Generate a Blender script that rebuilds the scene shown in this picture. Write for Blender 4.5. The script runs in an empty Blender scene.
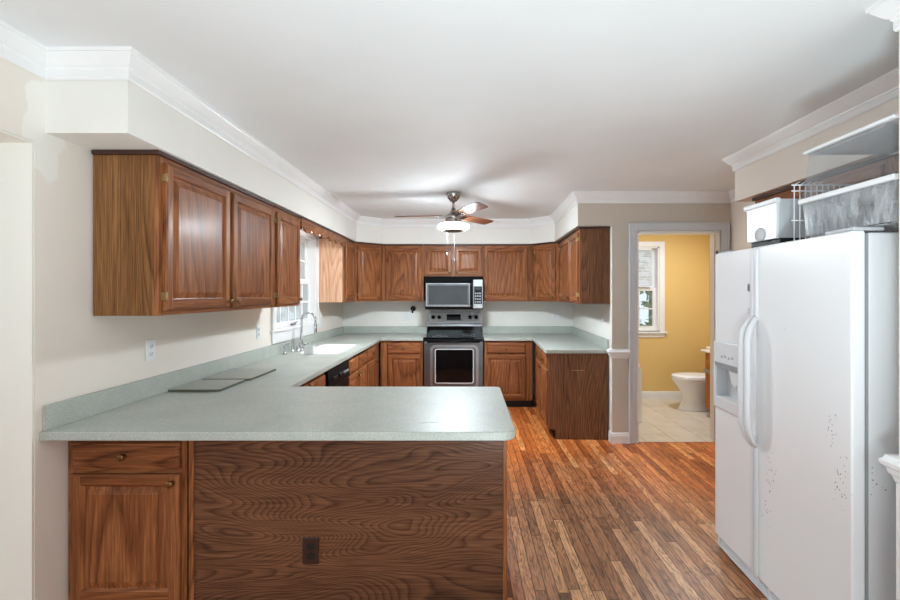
import bpy, bmesh, math, random
from math import pi, sin, cos, radians, atan2
from mathutils import Vector, Matrix

random.seed(7)
C = bpy.context.scene.collection
SC = bpy.context.scene

# ------------------------------------------------------------------ camera, world, lights, exposure
cam_d = bpy.data.cameras.new('camera')
cam_d.sensor_width = 36.0
cam_d.lens = 430.0 / 900.0 * 36.0
cam_d.shift_x = -(466.0 - 450.0) / 900.0
cam_d.shift_y = -(300.0 - 293.5) / 900.0
cam_d.clip_start = 0.02
cam = bpy.data.objects.new('camera', cam_d)
C.objects.link(cam)
cam.location = (0, 0, 1.48)
cam.rotation_euler = (pi / 2, 0, 0)
SC.camera = cam

wd = bpy.data.worlds.new('sky')
SC.world = wd
wd.use_nodes = True
wbg = wd.node_tree.nodes['Background']
wbg.inputs[0].default_value = (0.80, 0.90, 1.0, 1)
wbg.inputs[1].default_value = 0.9

SC.view_settings.view_transform = 'Standard'
SC.view_settings.look = 'None'
SC.view_settings.gamma = 1
SC.view_settings.use_curve_mapping = False
SC.view_settings.exposure = 0.36
SC.cycles.use_denoising = True
SC.cycles.max_bounces = 10
SC.cycles.diffuse_bounces = 6
SC.cycles.glossy_bounces = 4
SC.cycles.transmission_bounces = 6
SC.cycles.transparent_max_bounces = 24
SC.cycles.sample_clamp_indirect = 3
SC.cycles.caustics_reflective = False
SC.cycles.caustics_refractive = False


def area(name, loc, rot, sx, sy, power, col=(1, 1, 1)):
    d = bpy.data.lights.new(name, 'AREA')
    d.shape = 'RECTANGLE'
    d.size = sx
    d.size_y = sy
    d.energy = power
    d.color = col
    o = bpy.data.objects.new(name, d)
    C.objects.link(o)
    o.location = loc
    o.rotation_euler = rot
    return o


# area lamps added just inside unseen window openings, standing in for daylight
FILL_TINT = (0.785, 0.965, 1.035)
area('rear_fill_light', (-0.95, -3.30, 1.45), (pi / 2, 0, 0), 1.7, 1.5, 25, FILL_TINT)
area('rear_fill_light', (0.95, -3.30, 1.45), (pi / 2, 0, 0), 1.5, 1.5, 29, FILL_TINT)
area('side_fill_light', (-4.30, 0.2, 1.5), (pi / 2, 0, -pi / 2), 2.2, 1.5, 27, FILL_TINT)
area('bathroom_ceiling_lamp_light', (2.55, 5.0, 2.40), (0, 0, 0), 0.4, 0.4, 18, (0.88, 0.96, 1.06))
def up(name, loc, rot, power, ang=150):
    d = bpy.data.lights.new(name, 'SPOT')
    d.spot_size = radians(ang); d.spot_blend = 0.8; d.shadow_soft_size = 0.25; d.energy = power; d.color = FILL_TINT
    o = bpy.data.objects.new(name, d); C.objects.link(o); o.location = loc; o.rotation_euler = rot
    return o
up('added_uplight', (0.22, 0.05, 0.42), (radians(180 - 14), 0, 0), 172)  # added upward lamp without a fixture, brightens the ceiling
def globe(name, loc, r, power, col):
    d = bpy.data.lights.new(name, 'POINT')
    d.shadow_soft_size = r; d.energy = power; d.color = col
    o = bpy.data.objects.new(name, d); C.objects.link(o); o.location = loc
    return o
FAN_EMIT = 400.0
SINK_EMIT = 13.0

# ------------------------------------------------------------------ dimensions
XL, YB, ZC = -1.760, 6.15, 2.48
SOF = 2.152
SK = 0.045
def XR(y): return 1.445 + (y - 4.257) * SK
ASK = -pi / 2 - math.atan(SK)
YD = 4.257          # wall with the bathroom doorway
XW = 2.62           # wall behind the refrigerator

# ------------------------------------------------------------------ materials
def lin(r, g, b):
    f = lambda c: (c / 255 / 12.92) if c / 255 <= 0.04045 else ((c / 255 + 0.055) / 1.055) ** 2.4
    return (f(r), f(g), f(b), 1)

class NT:
    def __init__(s, name):
        s.m = bpy.data.materials.new(name)
        s.m.use_nodes = True
        s.t = s.m.node_tree
        s.b = s.t.nodes['Principled BSDF']
    def n(s, typ, **kw):
        nd = s.t.nodes.new(typ)
        for k, v in kw.items(): setattr(nd, k, v)
        return nd
    def l(s, a, b): s.t.links.new(a, b)
    def math(s, op, a, b=None, c=None):
        nd = s.n('ShaderNodeMath', operation=op)
        for i, v in enumerate((a, b, c)):
            if v is None: continue
            if isinstance(v, (int, float)): nd.inputs[i].default_value = v
            else: s.l(v, nd.inputs[i])
        return nd.outputs[0]
    def ramp(s, fac, stops, interp='LINEAR'):
        nd = s.n('ShaderNodeValToRGB')
        nd.color_ramp.interpolation = interp
        e = nd.color_ramp.elements
        mxp = max(1.0, max(p for p, c in stops))
        if mxp > 1.0:
            fac = s.math('DIVIDE', fac, mxp)
        while len(e) > 1: e.remove(e[-1])
        for i, (p, c) in enumerate(stops):
            c = c if len(c) == 4 else (*c, 1)
            if i == 0: el = e[0]; el.position = p / mxp
            else: el = e.new(p / mxp)
            el.color = c
        s.l(fac, nd.inputs[0])
        return nd.outputs[0]
    def mix(s, fac, a, b, blend='MIX'):
        nd = s.n('ShaderNodeMix', data_type='RGBA', blend_type=blend)
        for i, v in ((0, fac), (6, a), (7, b)):
            if isinstance(v, (int, float)): nd.inputs[i].default_value = v
            elif isinstance(v, tuple): nd.inputs[i].default_value = v
            else: s.l(v, nd.inputs[i])
        return nd.outputs[2]
    def coord(s, scale=(1, 1, 1), rnd=True, which='Object'):
        tc = s.n('ShaderNodeTexCoord')
        mp = s.n('ShaderNodeMapping')
        mp.inputs['Scale'].default_value = scale
        if rnd:
            oi = s.n('ShaderNodeObjectInfo')
            v = s.n('ShaderNodeVectorMath', operation='ADD')
            sc = s.math('MULTIPLY', oi.outputs['Random'], 37.0)
            s.l(tc.outputs[which], v.inputs[0])
            s.l(sc, v.inputs[1])
            s.l(v.outputs[0], mp.inputs[0])
        else:
            s.l(tc.outputs[which], mp.inputs[0])
        return mp.outputs[0]
    def noise(s, vec, scale=5, detail=3, rough=0.5, dist=0.0):
        nd = s.n('ShaderNodeTexNoise')
        nd.inputs['Scale'].default_value = scale
        nd.inputs['Detail'].default_value = detail
        nd.inputs['Roughness'].default_value = rough
        nd.inputs['Distortion'].default_value = dist
        s.l(vec, nd.inputs['Vector'])
        return nd.outputs[0]
    def bump(s, h, strength=0.2, dist=0.002):
        nd = s.n('ShaderNodeBump')
        nd.inputs['Strength'].default_value = strength
        nd.inputs['Distance'].default_value = dist
        s.l(h, nd.inputs['Height'])
        s.l(nd.outputs[0], s.b.inputs['Normal'])

def plain(name, col, rough=0.5, metal=0.0, var=0.04, vscale=6, coat=0, bump=0, spec=0.5):
    m = NT(name)
    v = m.noise(m.coord(), vscale, 3)
    c = lin(*col)
    lo = tuple(x * (1 - var) for x in c[:3]) + (1,)
    hi = tuple(min(1, x * (1 + var)) for x in c[:3]) + (1,)
    m.l(m.ramp(v, [(0.3, lo), (0.7, hi)]), m.b.inputs['Base Color'])
    m.b.inputs['Roughness'].default_value = rough
    m.b.inputs['Metallic'].default_value = metal
    m.b.inputs['Coat Weight'].default_value = coat
    m.b.inputs['Specular IOR Level'].default_value = spec
    if bump: m.bump(m.noise(m.coord(), 90, 3), bump, 0.001)
    return m.m

def wood(name, axis, dark, mid, light, rings=16.0, rscale=1.8, stretch=0.14, rough=0.4, line=0.5, dist=0.3):
    """open grained oak: narrow dark growth lines (cathedrals), fine pores, slow tone drift"""
    m = NT(name)
    k = 'XYZ'.index(axis)
    sc = [1.0, 1.0, 1.0]; sc[k] = stretch
    vec = m.coord(tuple(sc))
    base = m.noise(vec, rscale, 1.5, 0.4, dist)
    wob = m.noise(vec, rscale * 14, 2, 0.5)
    ph = m.math('ADD', m.math('MULTIPLY', base, rings * 2), m.math('MULTIPLY', wob, 0.35))
    saw = m.math('FRACT', ph)
    ln = m.ramp(saw, [(0.0, (0, 0, 0)), (0.10, (0.45,) * 3), (0.45, (0.85,) * 3), (0.80, (1, 1, 1)), (0.95, (0.35,) * 3), (1.0, (0, 0, 0))])
    sc2 = [85.0] * 3; sc2[k] = 3.0
    pores = m.noise(m.coord(tuple(sc2)), 1.6, 3, 0.65)
    broad = m.noise(m.coord(tuple(x * 1.0 for x in sc)), 3.0, 2)
    f = m.math('ADD', m.math('MULTIPLY', ln, line * 0.55), m.math('MULTIPLY', pores, 0.95))
    f = m.math('ADD', f, m.math('MULTIPLY', m.math('SUBTRACT', broad, 0.5), 0.5))
    off = 0.475 + line * 0.55 * 0.72
    f = m.math('ADD', m.math('SUBTRACT', f, off), 0.5)
    col = m.ramp(f, [(0.16, lin(*dark)), (0.5, lin(*mid)), (0.8, lin(*light))])
    m.l(col, m.b.inputs['Base Color'])
    m.b.inputs['Roughness'].default_value = rough
    m.b.inputs['Coat Weight'].default_value = 0.06
    m.b.inputs['Coat Roughness'].default_value = 0.2
    m.b.inputs['Specular IOR Level'].default_value = 0.17
    m.bump(pores, 0.1, 0.001)
    return m.m

WD, WM, WL = (78, 42, 24), (132, 80, 48), (172, 114, 72)
M = {}
M['wood_z'] = wood('stained_oak_upright', 'Z', WD, WM, WL)
M['wood_x'] = wood('stained_oak_level', 'X', WD, WM, WL)
M['wood_y'] = wood('stained_oak_along', 'Y', WD, WM, WL)
M['wood_side'] = wood('oak_veneer_side', 'Z', (72, 44, 22), (122, 82, 48), (156, 112, 70), rings=44, rscale=2.6, stretch=0.08, rough=0.45, line=0.6)
M['wood_pale'] = wood('pale_oak_side', 'Z', (178, 130, 100), (216, 170, 138), (236, 200, 172), rings=20, rscale=2.4, stretch=0.10, rough=0.4)
M['wood_panel'] = wood('plywood_panel', 'X', (54, 35, 25), (100, 66, 46), (132, 92, 66), rings=30, rscale=2.3, stretch=0.24, rough=0.5, line=0.58, dist=1.0)
M['wood_end'] = wood('dark_oak_end_panel', 'Z', (64, 40, 26), (110, 73, 48), (142, 100, 68), rings=24, rscale=3.0, stretch=0.08, rough=0.45)
M['wood_dark'] = plain('dark_stained_edge', (62, 34, 24), 0.45, var=0.2)
M['wood_vanity'] = wood('orange_oak_vanity', 'Z', (140, 84, 40), (176, 112, 58), (198, 138, 80))
M['blade'] = wood('fan_blade_wood', 'X', (72, 40, 28), (112, 68, 48), (142, 92, 66))
M['wall'] = None
def wallmat(name, col, patch=None):
    m = NT(name)
    v = m.coord(rnd=False)
    n1 = m.noise(v, 1.3, 3)
    c = lin(*col)
    base = m.ramp(n1, [(0.3, tuple(x * 0.96 for x in c[:3])), (0.7, tuple(min(1, x * 1.03) for x in c[:3]))])
    if patch:
        (py, pz, ry, rz), pc = patch
        sp = m.n('ShaderNodeSeparateXYZ'); m.l(v, sp.inputs[0])
        dy = m.math('DIVIDE', m.math('SUBTRACT', sp.outputs[1], py), ry)
        dz = m.math('DIVIDE', m.math('SUBTRACT', sp.outputs[2], pz), rz)
        d = m.math('SQRT', m.math('ADD', m.math('MULTIPLY', dy, dy), m.math('MULTIPLY', dz, dz)))
        d = m.math('ADD', d, m.math('MULTIPLY', m.math('SUBTRACT', m.noise(v, 9, 4), 0.5), 1.1))
        k = m.ramp(d, [(0.85, (1, 1, 1)), (0.95, (0, 0, 0))])
        base = m.mix(k, base, lin(*pc))
    m.l(base, m.b.inputs['Base Color'])
    m.b.inputs['Roughness'].default_value = 0.7
    m.b.inputs['Specular IOR Level'].default_value = 0.25
    m.bump(m.noise(v, 120, 2), 0.06, 0.001)
    return m.m
M['wall'] = wallmat('greige_wall_paint', (230, 222, 213), ((1.79, 2.17, 0.10, 0.24), (236, 233, 226)))
M['wall_kitchen'] = wallmat('kitchen_wall_paint', (228, 226, 220))
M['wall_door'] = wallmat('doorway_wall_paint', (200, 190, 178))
M['yellow'] = wallmat('yellow_wall_paint', (222, 190, 124))
M['ceil'] = wallmat('ceiling_paint', (229, 232, 233))
M['jamb'] = wallmat('cream_jamb_paint', (232, 229, 220))
M['trim'] = plain('white_trim_paint', (232, 232, 232), 0.35, var=0.02)
M['trim_grey'] = plain('grey_white_trim_paint', (205, 207, 211), 0.35, var=0.02)
M['white'] = plain('white_enamel', (222, 223, 226), 0.28, var=0.02)
M['porcelain'] = plain('porcelain', (238, 239, 240), 0.12, var=0.01)
M['sink'] = plain('sink_enamel', (246, 246, 244), 0.15, var=0.01)
M['plastic'] = plain('white_plastic', (228, 229, 230), 0.4, var=0.02)
M['chrome'] = plain('chrome', (200, 203, 208), 0.12, 1.0, var=0.03)
M['nickel'] = plain('brushed_nickel', (176, 174, 172), 0.25, 1.0, var=0.08)
M['steel'] = plain('stainless_steel', (158, 159, 161), 0.34, 0.9, var=0.05, vscale=14)
M['steel_dark'] = plain('dark_steel', (110, 111, 113), 0.3, 0.85, var=0.05)
M['brass'] = plain('antique_brass', (120, 88, 54), 0.35, 0.8, var=0.15)
M['hinge'] = plain('bright_brass', (176, 150, 108), 0.35, 0.8, var=0.08)
M['black'] = plain('black_enamel', (13, 13, 15), 0.35, var=0.1, spec=0.15)
M['black_soft'] = plain('black_vent', (8, 8, 9), 0.65, var=0.1, spec=0.08)
M['black_matt'] = plain('black_plastic', (22, 22, 23), 0.5, var=0.1)
M['black_glass'] = plain('black_glass', (9, 9, 11), 0.07, var=0.05, spec=0.3)
M['win_glass_dark'] = plain('smoked_glass', (52, 52, 54), 0.2, var=0.08, spec=0.25)
M['grey'] = plain('grey_plastic', (150, 152, 155), 0.4, var=0.04)
M['grey_light'] = plain('light_grey_plastic', (190, 192, 195), 0.4, var=0.04)
M['brown_plate'] = plain('brown_outlet_plastic', (52, 32, 26), 0.35, var=0.08)
M['board'] = plain('stone_board', (150, 152, 142), 0.35, var=0.05, vscale=60)
M['board_edge_shade'] = plain('shaded_board_edge', (84, 86, 70), 0.5, var=0.08)  # underside shadow of the boards painted into their edge colour
M['dark_gap'] = plain('toe_kick_black', (14, 12, 11), 0.6, var=0.1)
M['blind'] = plain('blind_slat', (226, 228, 230), 0.5, var=0.02)

def countermat():
    m = NT('grey_green_solid_surface')
    v = m.coord(rnd=False)
    sp = m.noise(v, 260, 2, 0.6)
    cl = m.noise(v, 2.6, 4, 0.6, 0.6)
    base = m.ramp(cl, [(0.3, lin(166, 172, 164)), (0.7, lin(182, 186, 179))])
    speck = m.ramp(sp, [(0.36, (0.72, 0.72, 0.72)), (0.5, (1, 1, 1)), (0.66, (1.12, 1.12, 1.12))])
    base = m.mix(1.0, base, speck, 'MULTIPLY')
    # pale swirls and a dark scorch mark on the peninsula
    sw = m.noise(v, 3.4, 5, 0.65, 1.6)
    k = m.ramp(sw, [(0.492, (0, 0, 0)), (0.5, (0.25, 0.25, 0.25)), (0.508, (0, 0, 0))])
    base = m.mix(k, base, lin(205, 208, 202))
    s = m.n('ShaderNodeSeparateXYZ'); m.l(v, s.inputs[0])
    u = m.math('ADD', m.math('SUBTRACT', s.outputs[0], -0.16), m.math('MULTIPLY', m.math('SUBTRACT', s.outputs[1], 1.90), -1.9))
    w = m.math('SUBTRACT', s.outputs[1], m.math('ADD', 1.90, m.math('MULTIPLY', m.math('ADD', s.outputs[0], 0.16), 0.18)))
    e = m.math('ADD', m.math('POWER', m.math('DIVIDE', m.math('ADD', s.outputs[0], 0.16), 0.075), 2), m.math('POWER', m.math('DIVIDE', w, 0.007), 2))
    e = m.math('ADD', e, m.math('MULTIPLY', m.noise(v, 60, 3), 1.2))
    k2 = m.ramp(e, [(0.9, (0.6, 0.6, 0.6)), (1.6, (0, 0, 0))])
    base = m.mix(k2, base, lin(70, 70, 64))
    m.l(base, m.b.inputs['Base Color'])
    m.b.inputs['Roughness'].default_value = 0.42
    m.b.inputs['Specular IOR Level'].default_value = 0.4
    return m.m
M['counter'] = countermat()

def floormat():
    m = NT('worn_oak_strip_floor')
    tc = m.n('ShaderNodeTexCoord')
    s = m.n('ShaderNodeSeparateXYZ'); m.l(tc.outputs['Object'], s.inputs[0])
    W, Ln = 0.057, 0.95
    xr = m.math('DIVIDE', s.outputs[0], W)
    row = m.math('FLOOR', xr)
    fx = m.math('FRACT', xr)
    wn = m.n('ShaderNodeTexWhiteNoise', noise_dimensions='1D'); m.l(row, wn.inputs['W'])
    yy = m.math('ADD', m.math('DIVIDE', s.outputs[1], Ln), m.math('MULTIPLY', wn.outputs[0], 7.3))
    col = m.math('FLOOR', yy)
    fy = m.math('FRACT', yy)
    cv = m.n('ShaderNodeCombineXYZ'); m.l(row, cv.inputs[0]); m.l(col, cv.inputs[1])
    w2 = m.n('ShaderNodeTexWhiteNoise', noise_dimensions='2D'); m.l(cv.outputs[0], w2.inputs['Vector'])
    rnd = w2.outputs[0]
    orange = m.ramp(rnd, [(0.0, lin(154, 80, 38)), (0.35, lin(186, 102, 50)), (0.7, lin(206, 120, 62)), (1.0, lin(220, 146, 86))])
    worn = m.ramp(rnd, [(0.0, lin(112, 76, 54)), (0.35, lin(146, 102, 72)), (0.75, lin(168, 120, 86)), (1.0, lin(196, 152, 114))])
    # traffic wear, strongest in the middle of the room
    o = tc.outputs['Object']
    dx = m.math('DIVIDE', m.math('SUBTRACT', s.outputs[0], 0.9), 1.0)
    dy = m.math('DIVIDE', m.math('SUBTRACT', s.outputs[1], 2.0), 2.0)
    d = m.math('SQRT', m.math('ADD', m.math('MULTIPLY', dx, dx), m.math('MULTIPLY', dy, dy)))
    d = m.math('ADD', d, m.math('MULTIPLY', m.math('SUBTRACT', m.noise(o, 1.3, 2, 0.5), 0.5), 1.2))
    k = m.ramp(d, [(0.55, (1, 1, 1)), (1.1, (0, 0, 0))])
    base = m.mix(k, orange, worn)
    # grain, shifted per board
    ad = m.n('ShaderNodeVectorMath', operation='ADD'); m.l(o, ad.inputs[0])
    sc = m.n('ShaderNodeVectorMath', operation='SCALE'); m.l(w2.outputs[1], sc.inputs[0]); sc.inputs['Scale'].default_value = 9
    m.l(sc.outputs[0], ad.inputs[1])
    mp = m.n('ShaderNodeMapping'); mp.inputs['Scale'].default_value = (1, 0.14, 1); m.l(ad.outputs[0], mp.inputs[0])
    g1 = m.noise(mp.outputs[0], 22, 3, 0.6, 0.6)
    rg = m.math('PINGPONG', m.math('MULTIPLY', g1, 7.0), 0.5)
    mp2 = m.n('ShaderNodeMapping'); mp2.inputs['Scale'].default_value = (90, 6, 1); m.l(ad.outputs[0], mp2.inputs[0])
    g2 = m.noise(mp2.outputs[0], 1.5, 3)
    g = m.math('ADD', m.math('MULTIPLY', rg, 0.8), m.math('MULTIPLY', g2, 0.75))
    gr = m.ramp(g, [(0.36, (0.52, 0.47, 0.43)), (0.54, (0.92, 0.92, 0.92)), (0.75, (1.22, 1.2, 1.17))])
    base = m.mix(1.0, base, gr, 'MULTIPLY')
    blot = m.ramp(m.noise(o, 5, 3, 0.5), [(0.3, (0.78, 0.75, 0.73)), (0.6, (1, 1, 1))])
    base = m.mix(0.7, base, blot, 'MULTIPLY')
    ex = m.math('MINIMUM', fx, m.math('SUBTRACT', 1.0, fx))
    ey = m.math('MULTIPLY', m.math('MINIMUM', fy, m.math('SUBTRACT', 1.0, fy)), Ln / W)
    e = m.math('MINIMUM', ex, ey)
    seam = m.ramp(e, [(0.0, (1, 1, 1)), (0.035, (0.55, 0.55, 0.55)), (0.06, (0, 0, 0))])
    base = m.mix(seam, base, lin(44, 25, 16))
    m.l(base, m.b.inputs['Base Color'])
    m.b.inputs['Roughness'].default_value = 0.36
    m.b.inputs['Specular IOR Level'].default_value = 0.35
    m.bump(e, 0.15, 0.001)
    return m.m
M['floor'] = floormat()

def tilemat():
    m = NT('beige_floor_tile')
    v = m.coord(rnd=False)
    br = m.n('ShaderNodeTexBrick')
    br.offset = 0.5
    mp = m.n('ShaderNodeMapping'); mp.inputs['Rotation'].default_value = (0, 0, pi / 2); m.l(v, mp.inputs[0])
    m.l(mp.outputs[0], br.inputs['Vector'])
    for k, val in (('Scale', 1.0), ('Mortar Size', 0.004), ('Brick Width', 0.6), ('Row Height', 0.3)): br.inputs[k].default_value = val
    br.inputs['Color1'].default_value = lin(214, 202, 184)
    br.inputs['Color2'].default_value = lin(226, 216, 200)
    br.inputs['Mortar'].default_value = lin(150, 138, 122)
    base = m.mix(0.5, br.outputs[0], m.ramp(m.noise(v, 5, 5, 0.6), [(0.3, lin(200, 186, 166)), (0.7, lin(228, 220, 206))]), 'MIX')
    m.l(base, m.b.inputs['Base Color'])
    m.b.inputs['Roughness'].default_value = 0.35
    return m.m
M['tile'] = tilemat()

def fridgemat():
    m = NT('fridge_enamel_with_rust_specks')
    v = m.coord(rnd=False)
    sp = m.n('ShaderNodeSeparateXYZ'); m.l(v, sp.inputs[0])
    vo = m.n('ShaderNodeTexVoronoi'); vo.inputs['Scale'].default_value = 85; m.l(v, vo.inputs['Vector'])
    dot = m.ramp(vo.outputs['Distance'], [(0.16, (1, 1, 1)), (0.26, (0, 0, 0))])
    tot = None
    for cx, cz, rx, rz in ((0.50, 0.62, 0.05, 0.13), (0.90, 0.78, 0.055, 0.12), (0.47, 0.42, 0.05, 0.1), (0.86, 0.95, 0.04, 0.08)):
        d = m.math('SQRT', m.math('ADD', m.math('POWER', m.math('DIVIDE', m.math('SUBTRACT', sp.outputs[0], cx), rx), 2),
                                  m.math('POWER', m.math('DIVIDE', m.math('SUBTRACT', sp.outputs[2], cz), rz), 2)))
        k = m.math('MAXIMUM', m.math('SUBTRACT', 1.0, d), 0.0)
        tot = k if tot is None else m.math('MAXIMUM', tot, k)
    n = m.noise(v, 40, 2)
    sel = m.ramp(m.math('ADD', m.math('MULTIPLY', tot, 0.35), n), [(0.58, (0, 0, 0)), (0.66, (1, 1, 1))])
    few = m.ramp(m.noise(v, 14, 2), [(0.735, (0, 0, 0)), (0.75, (1, 1, 1))])
    k = m.math('MULTIPLY', m.math('MAXIMUM', m.math('MULTIPLY', sel, m.math('GREATER_THAN', tot, 0.02)), few), dot)
    base = m.mix(k, lin(234, 235, 237), lin(92, 78, 70))
    m.l(base, m.b.inputs['Base Color'])
    m.b.inputs['Roughness'].default_value = 0.3
    m.bump(m.noise(v, 300, 2), 0.05, 0.0006)
    return m.m
M['fridge'] = fridgemat()

def clearmat(name, tint, opac, rough=0.08, frost=0.0):
    m = NT(name)
    tr = m.n('ShaderNodeBsdfTransparent'); tr.inputs[0].default_value = (*tint, 1)
    m.b.inputs['Base Color'].default_value = (0.75, 0.77, 0.79, 1)
    m.b.inputs['Roughness'].default_value = rough
    mx = m.n('ShaderNodeMixShader')
    if frost:
        f = m.ramp(m.noise(m.coord((1, 1, 0.3)), 16, 4, 0.7), [(0.35, (opac,) * 3), (0.7, (opac + frost,) * 3)])
        m.l(f, mx.inputs[0])
    else:
        lw = m.n('ShaderNodeLayerWeight'); lw.inputs[0].default_value = 0.2
        m.l(m.math('ADD', m.math('MULTIPLY', lw.outputs[0], 0.5), opac), mx.inputs[0])
    m.l(tr.outputs[0], mx.inputs[1]); m.l(m.b.outputs[0], mx.inputs[2])
    m.l(mx.outputs[0], m.t.nodes['Material Output'].inputs[0])
    return m.m
M['clear'] = clearmat('clear_plastic', (0.95, 0.955, 0.96), 0.05, 0.08)
M['frosty'] = clearmat('frosted_clear_plastic', (0.9, 0.91, 0.92), 0.05, 0.12, 0.5)
M['glass'] = clearmat('window_glass', (0.97, 0.985, 0.98), 0.05, 0.02)
M['milky'] = clearmat('milky_plastic', (0.85, 0.86, 0.88), 0.62, 0.3, 0.2)

def emis(name, col, strength):
    m = NT(name)
    m.b.inputs['Base Color'].default_value = (0.9, 0.9, 0.9, 1)
    m.b.inputs['Emission Color'].default_value = (*col, 1)
    m.b.inputs['Emission Strength'].default_value = strength
    return m.m
M['lamp'] = emis('fan_lamp_glow', (0.85, 0.965, 1.03), FAN_EMIT)
M['lamp_dim'] = emis('dimmed_upper_glow', (0.85, 0.965, 1.03), FAN_EMIT * 0.15)  # upper half of the ring dimmed so the ceiling does not burn out
M['tube'] = emis('sink_lamp_glow', (0.97, 0.98, 1.0), SINK_EMIT)
M['bath_lamp'] = emis('bathroom_lamp_glow', (1.0, 0.95, 0.86), 4)

def leafmat(name, a, b, c):
    m = NT(name)
    v = m.coord()
    m.l(m.ramp(m.noise(v, 7, 5, 0.7), [(0.3, lin(*a)), (0.5, lin(*b)), (0.7, lin(*c))]), m.b.inputs['Base Color'])
    m.b.inputs['Roughness'].default_value = 0.7
    return m.m
M['leaf'] = leafmat('hedge_leaves', (60, 74, 50), (120, 134, 96), (186, 190, 140))
M['lawn'] = leafmat('lawn_grass', (80, 100, 50), (110, 130, 70), (140, 150, 90))

# ------------------------------------------------------------------ mesh helpers
class B:
    def __init__(s): s.bm = bmesh.new()
    def _add(s, t, mat=0, smooth=False, xf=None):
        if xf is not None: bmesh.ops.transform(t, matrix=xf, verts=t.verts)
        bmesh.ops.recalc_face_normals(t, faces=t.faces)
        for f in t.faces:
            f.material_index = mat
            f.smooth = smooth
        me = bpy.data.meshes.new('t'); t.to_mesh(me); t.free()
        s.bm.from_mesh(me); bpy.data.meshes.remove(me)
        return s
    def box(s, x0, x1, y0, y1, z0, z1, bev=0.0, mat=0, seg=1, xf=None):
        t = bmesh.new()
        bmesh.ops.create_cube(t, size=1)
        bmesh.ops.scale(t, vec=(abs(x1 - x0), abs(y1 - y0), abs(z1 - z0)), verts=t.verts)
        bmesh.ops.translate(t, vec=((x0 + x1) / 2, (y0 + y1) / 2, (z0 + z1) / 2), verts=t.verts)
        if bev: bmesh.ops.bevel(t, geom=t.edges[:], offset=bev, segments=seg, affect='EDGES', profile=0.5)
        return s._add(t, mat, False, xf)
    def prism(s, poly, a0, a1, axis='z', bev=0.0, mat=0, smooth=False, seg=2):
        t = bmesh.new()
        def P(u, v, a): return {'z': (u, v, a), 'y': (u, a, v), 'x': (a, u, v)}[axis]
        lo = [t.verts.new(P(u, v, a0)) for u, v in poly]
        hi = [t.verts.new(P(u, v, a1)) for u, v in poly]
        t.faces.new(lo); t.faces.new(hi)
        n = len(poly)
        for i in range(n): t.faces.new((lo[i], lo[(i + 1) % n], hi[(i + 1) % n], hi[i]))
        bmesh.ops.recalc_face_normals(t, faces=t.faces)
        if bev:
            caps = [e for e in t.edges if len({round((v.co['xyz'.index(axis)]), 6) for v in e.verts}) == 1]
            bmesh.ops.bevel(t, geom=caps, offset=bev, segments=seg, affect='EDGES', profile=0.5)
        return s._add(t, mat, smooth)
    def lathe(s, prof, c=(0, 0, 0), axis='z', seg=24, mat=0, smooth=True):
        t = bmesh.new()
        rings = []
        for r, h in prof:
            if r < 1e-6: rings.append([t.verts.new((0, 0, h))])
            else: rings.append([t.verts.new((r * cos(2 * pi * i / seg), r * sin(2 * pi * i / seg), h)) for i in range(seg)])
        for a, b in zip(rings, rings[1:]):
            for i in range(seg):
                j = (i + 1) % seg
                if len(a) == 1 and len(b) == 1: break
                if len(a) == 1: t.faces.new((a[0], b[j], b[i]))
                elif len(b) == 1: t.faces.new((a[i], a[j], b[0]))
                else: t.faces.new((a[i], a[j], b[j], b[i]))
        R = {'z': Matrix.Identity(4), 'y': Matrix.Rotation(pi / 2, 4, 'X'), 'x': Matrix.Rotation(pi / 2, 4, 'Y')}[axis]
        return s._add(t, mat, smooth, Matrix.Translation(c) @ R)
    def tube(s, pts, r, seg=10, mat=0, closed=False, cap=True, smooth=True, flat=1.0):
        t = bmesh.new()
        pts = [Vector(p) for p in pts]
        n = len(pts); rings = []
        rr = r if isinstance(r, (list, tuple)) else [r] * n
        up = None
        for i, p in enumerate(pts):
            a = pts[(i - 1) % n] if closed or i > 0 else p
            b = pts[(i + 1) % n] if closed or i < n - 1 else p
            d = (b - a).normalized()
            if up is None:
                up = Vector((0, 0, 1)) if abs(d.z) < 0.9 else Vector((1, 0, 0))
            u = up - d * up.dot(d)
            u.normalize(); up = u
            v = d.cross(u)
            rings.append([t.verts.new(p + rr[i] * (cos(2 * pi * k / seg) * u * flat + sin(2 * pi * k / seg) * v)) for k in range(seg)])
        m = n if closed else n - 1
        for i in range(m):
            a, b = rings[i], rings[(i + 1) % n]
            for k in range(seg):
                q = (k + 1) % seg
                t.faces.new((a[k], a[q], b[q], b[k]))
        if cap and not closed:
            t.faces.new(rings[0]); t.faces.new(rings[-1])
        return s._add(t, mat, smooth)
    def cyl(s, p0, p1, r, seg=16, mat=0): return s.tube([p0, p1], r, seg, mat)
    def sweep(s, path, prof, mat=0, closed=False):
        """profile (out, z) swept along a level 2D path, room on the right hand, mitred"""
        t = bmesh.new(); rings = []
        P = [Vector(p) for p in path]; n = len(P)
        for i, p in enumerate(P):
            d0 = (P[i] - P[i - 1]).normalized() if i > 0 else None
            d1 = (P[i + 1] - P[i]).normalized() if i < n - 1 else None
            if d0 is None: d0 = d1
            if d1 is None: d1 = d0
            n0 = Vector((d0.y, -d0.x)); n1 = Vector((d1.y, -d1.x))
            mtr = (n0 + n1); mtr /= max(1e-6, mtr.dot(n0))
            rings.append([t.verts.new((p.x + mtr.x * o, p.y + mtr.y * o, z)) for o, z in prof])
        for a, b in zip(rings, rings[1:]):
            for k in range(len(prof)):
                q = (k + 1) % len(prof)
                t.faces.new((a[k], a[q], b[q], b[k]))
        t.faces.new(rings[0]); t.faces.new(rings[-1])
        return s._add(t, mat, False)
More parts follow.
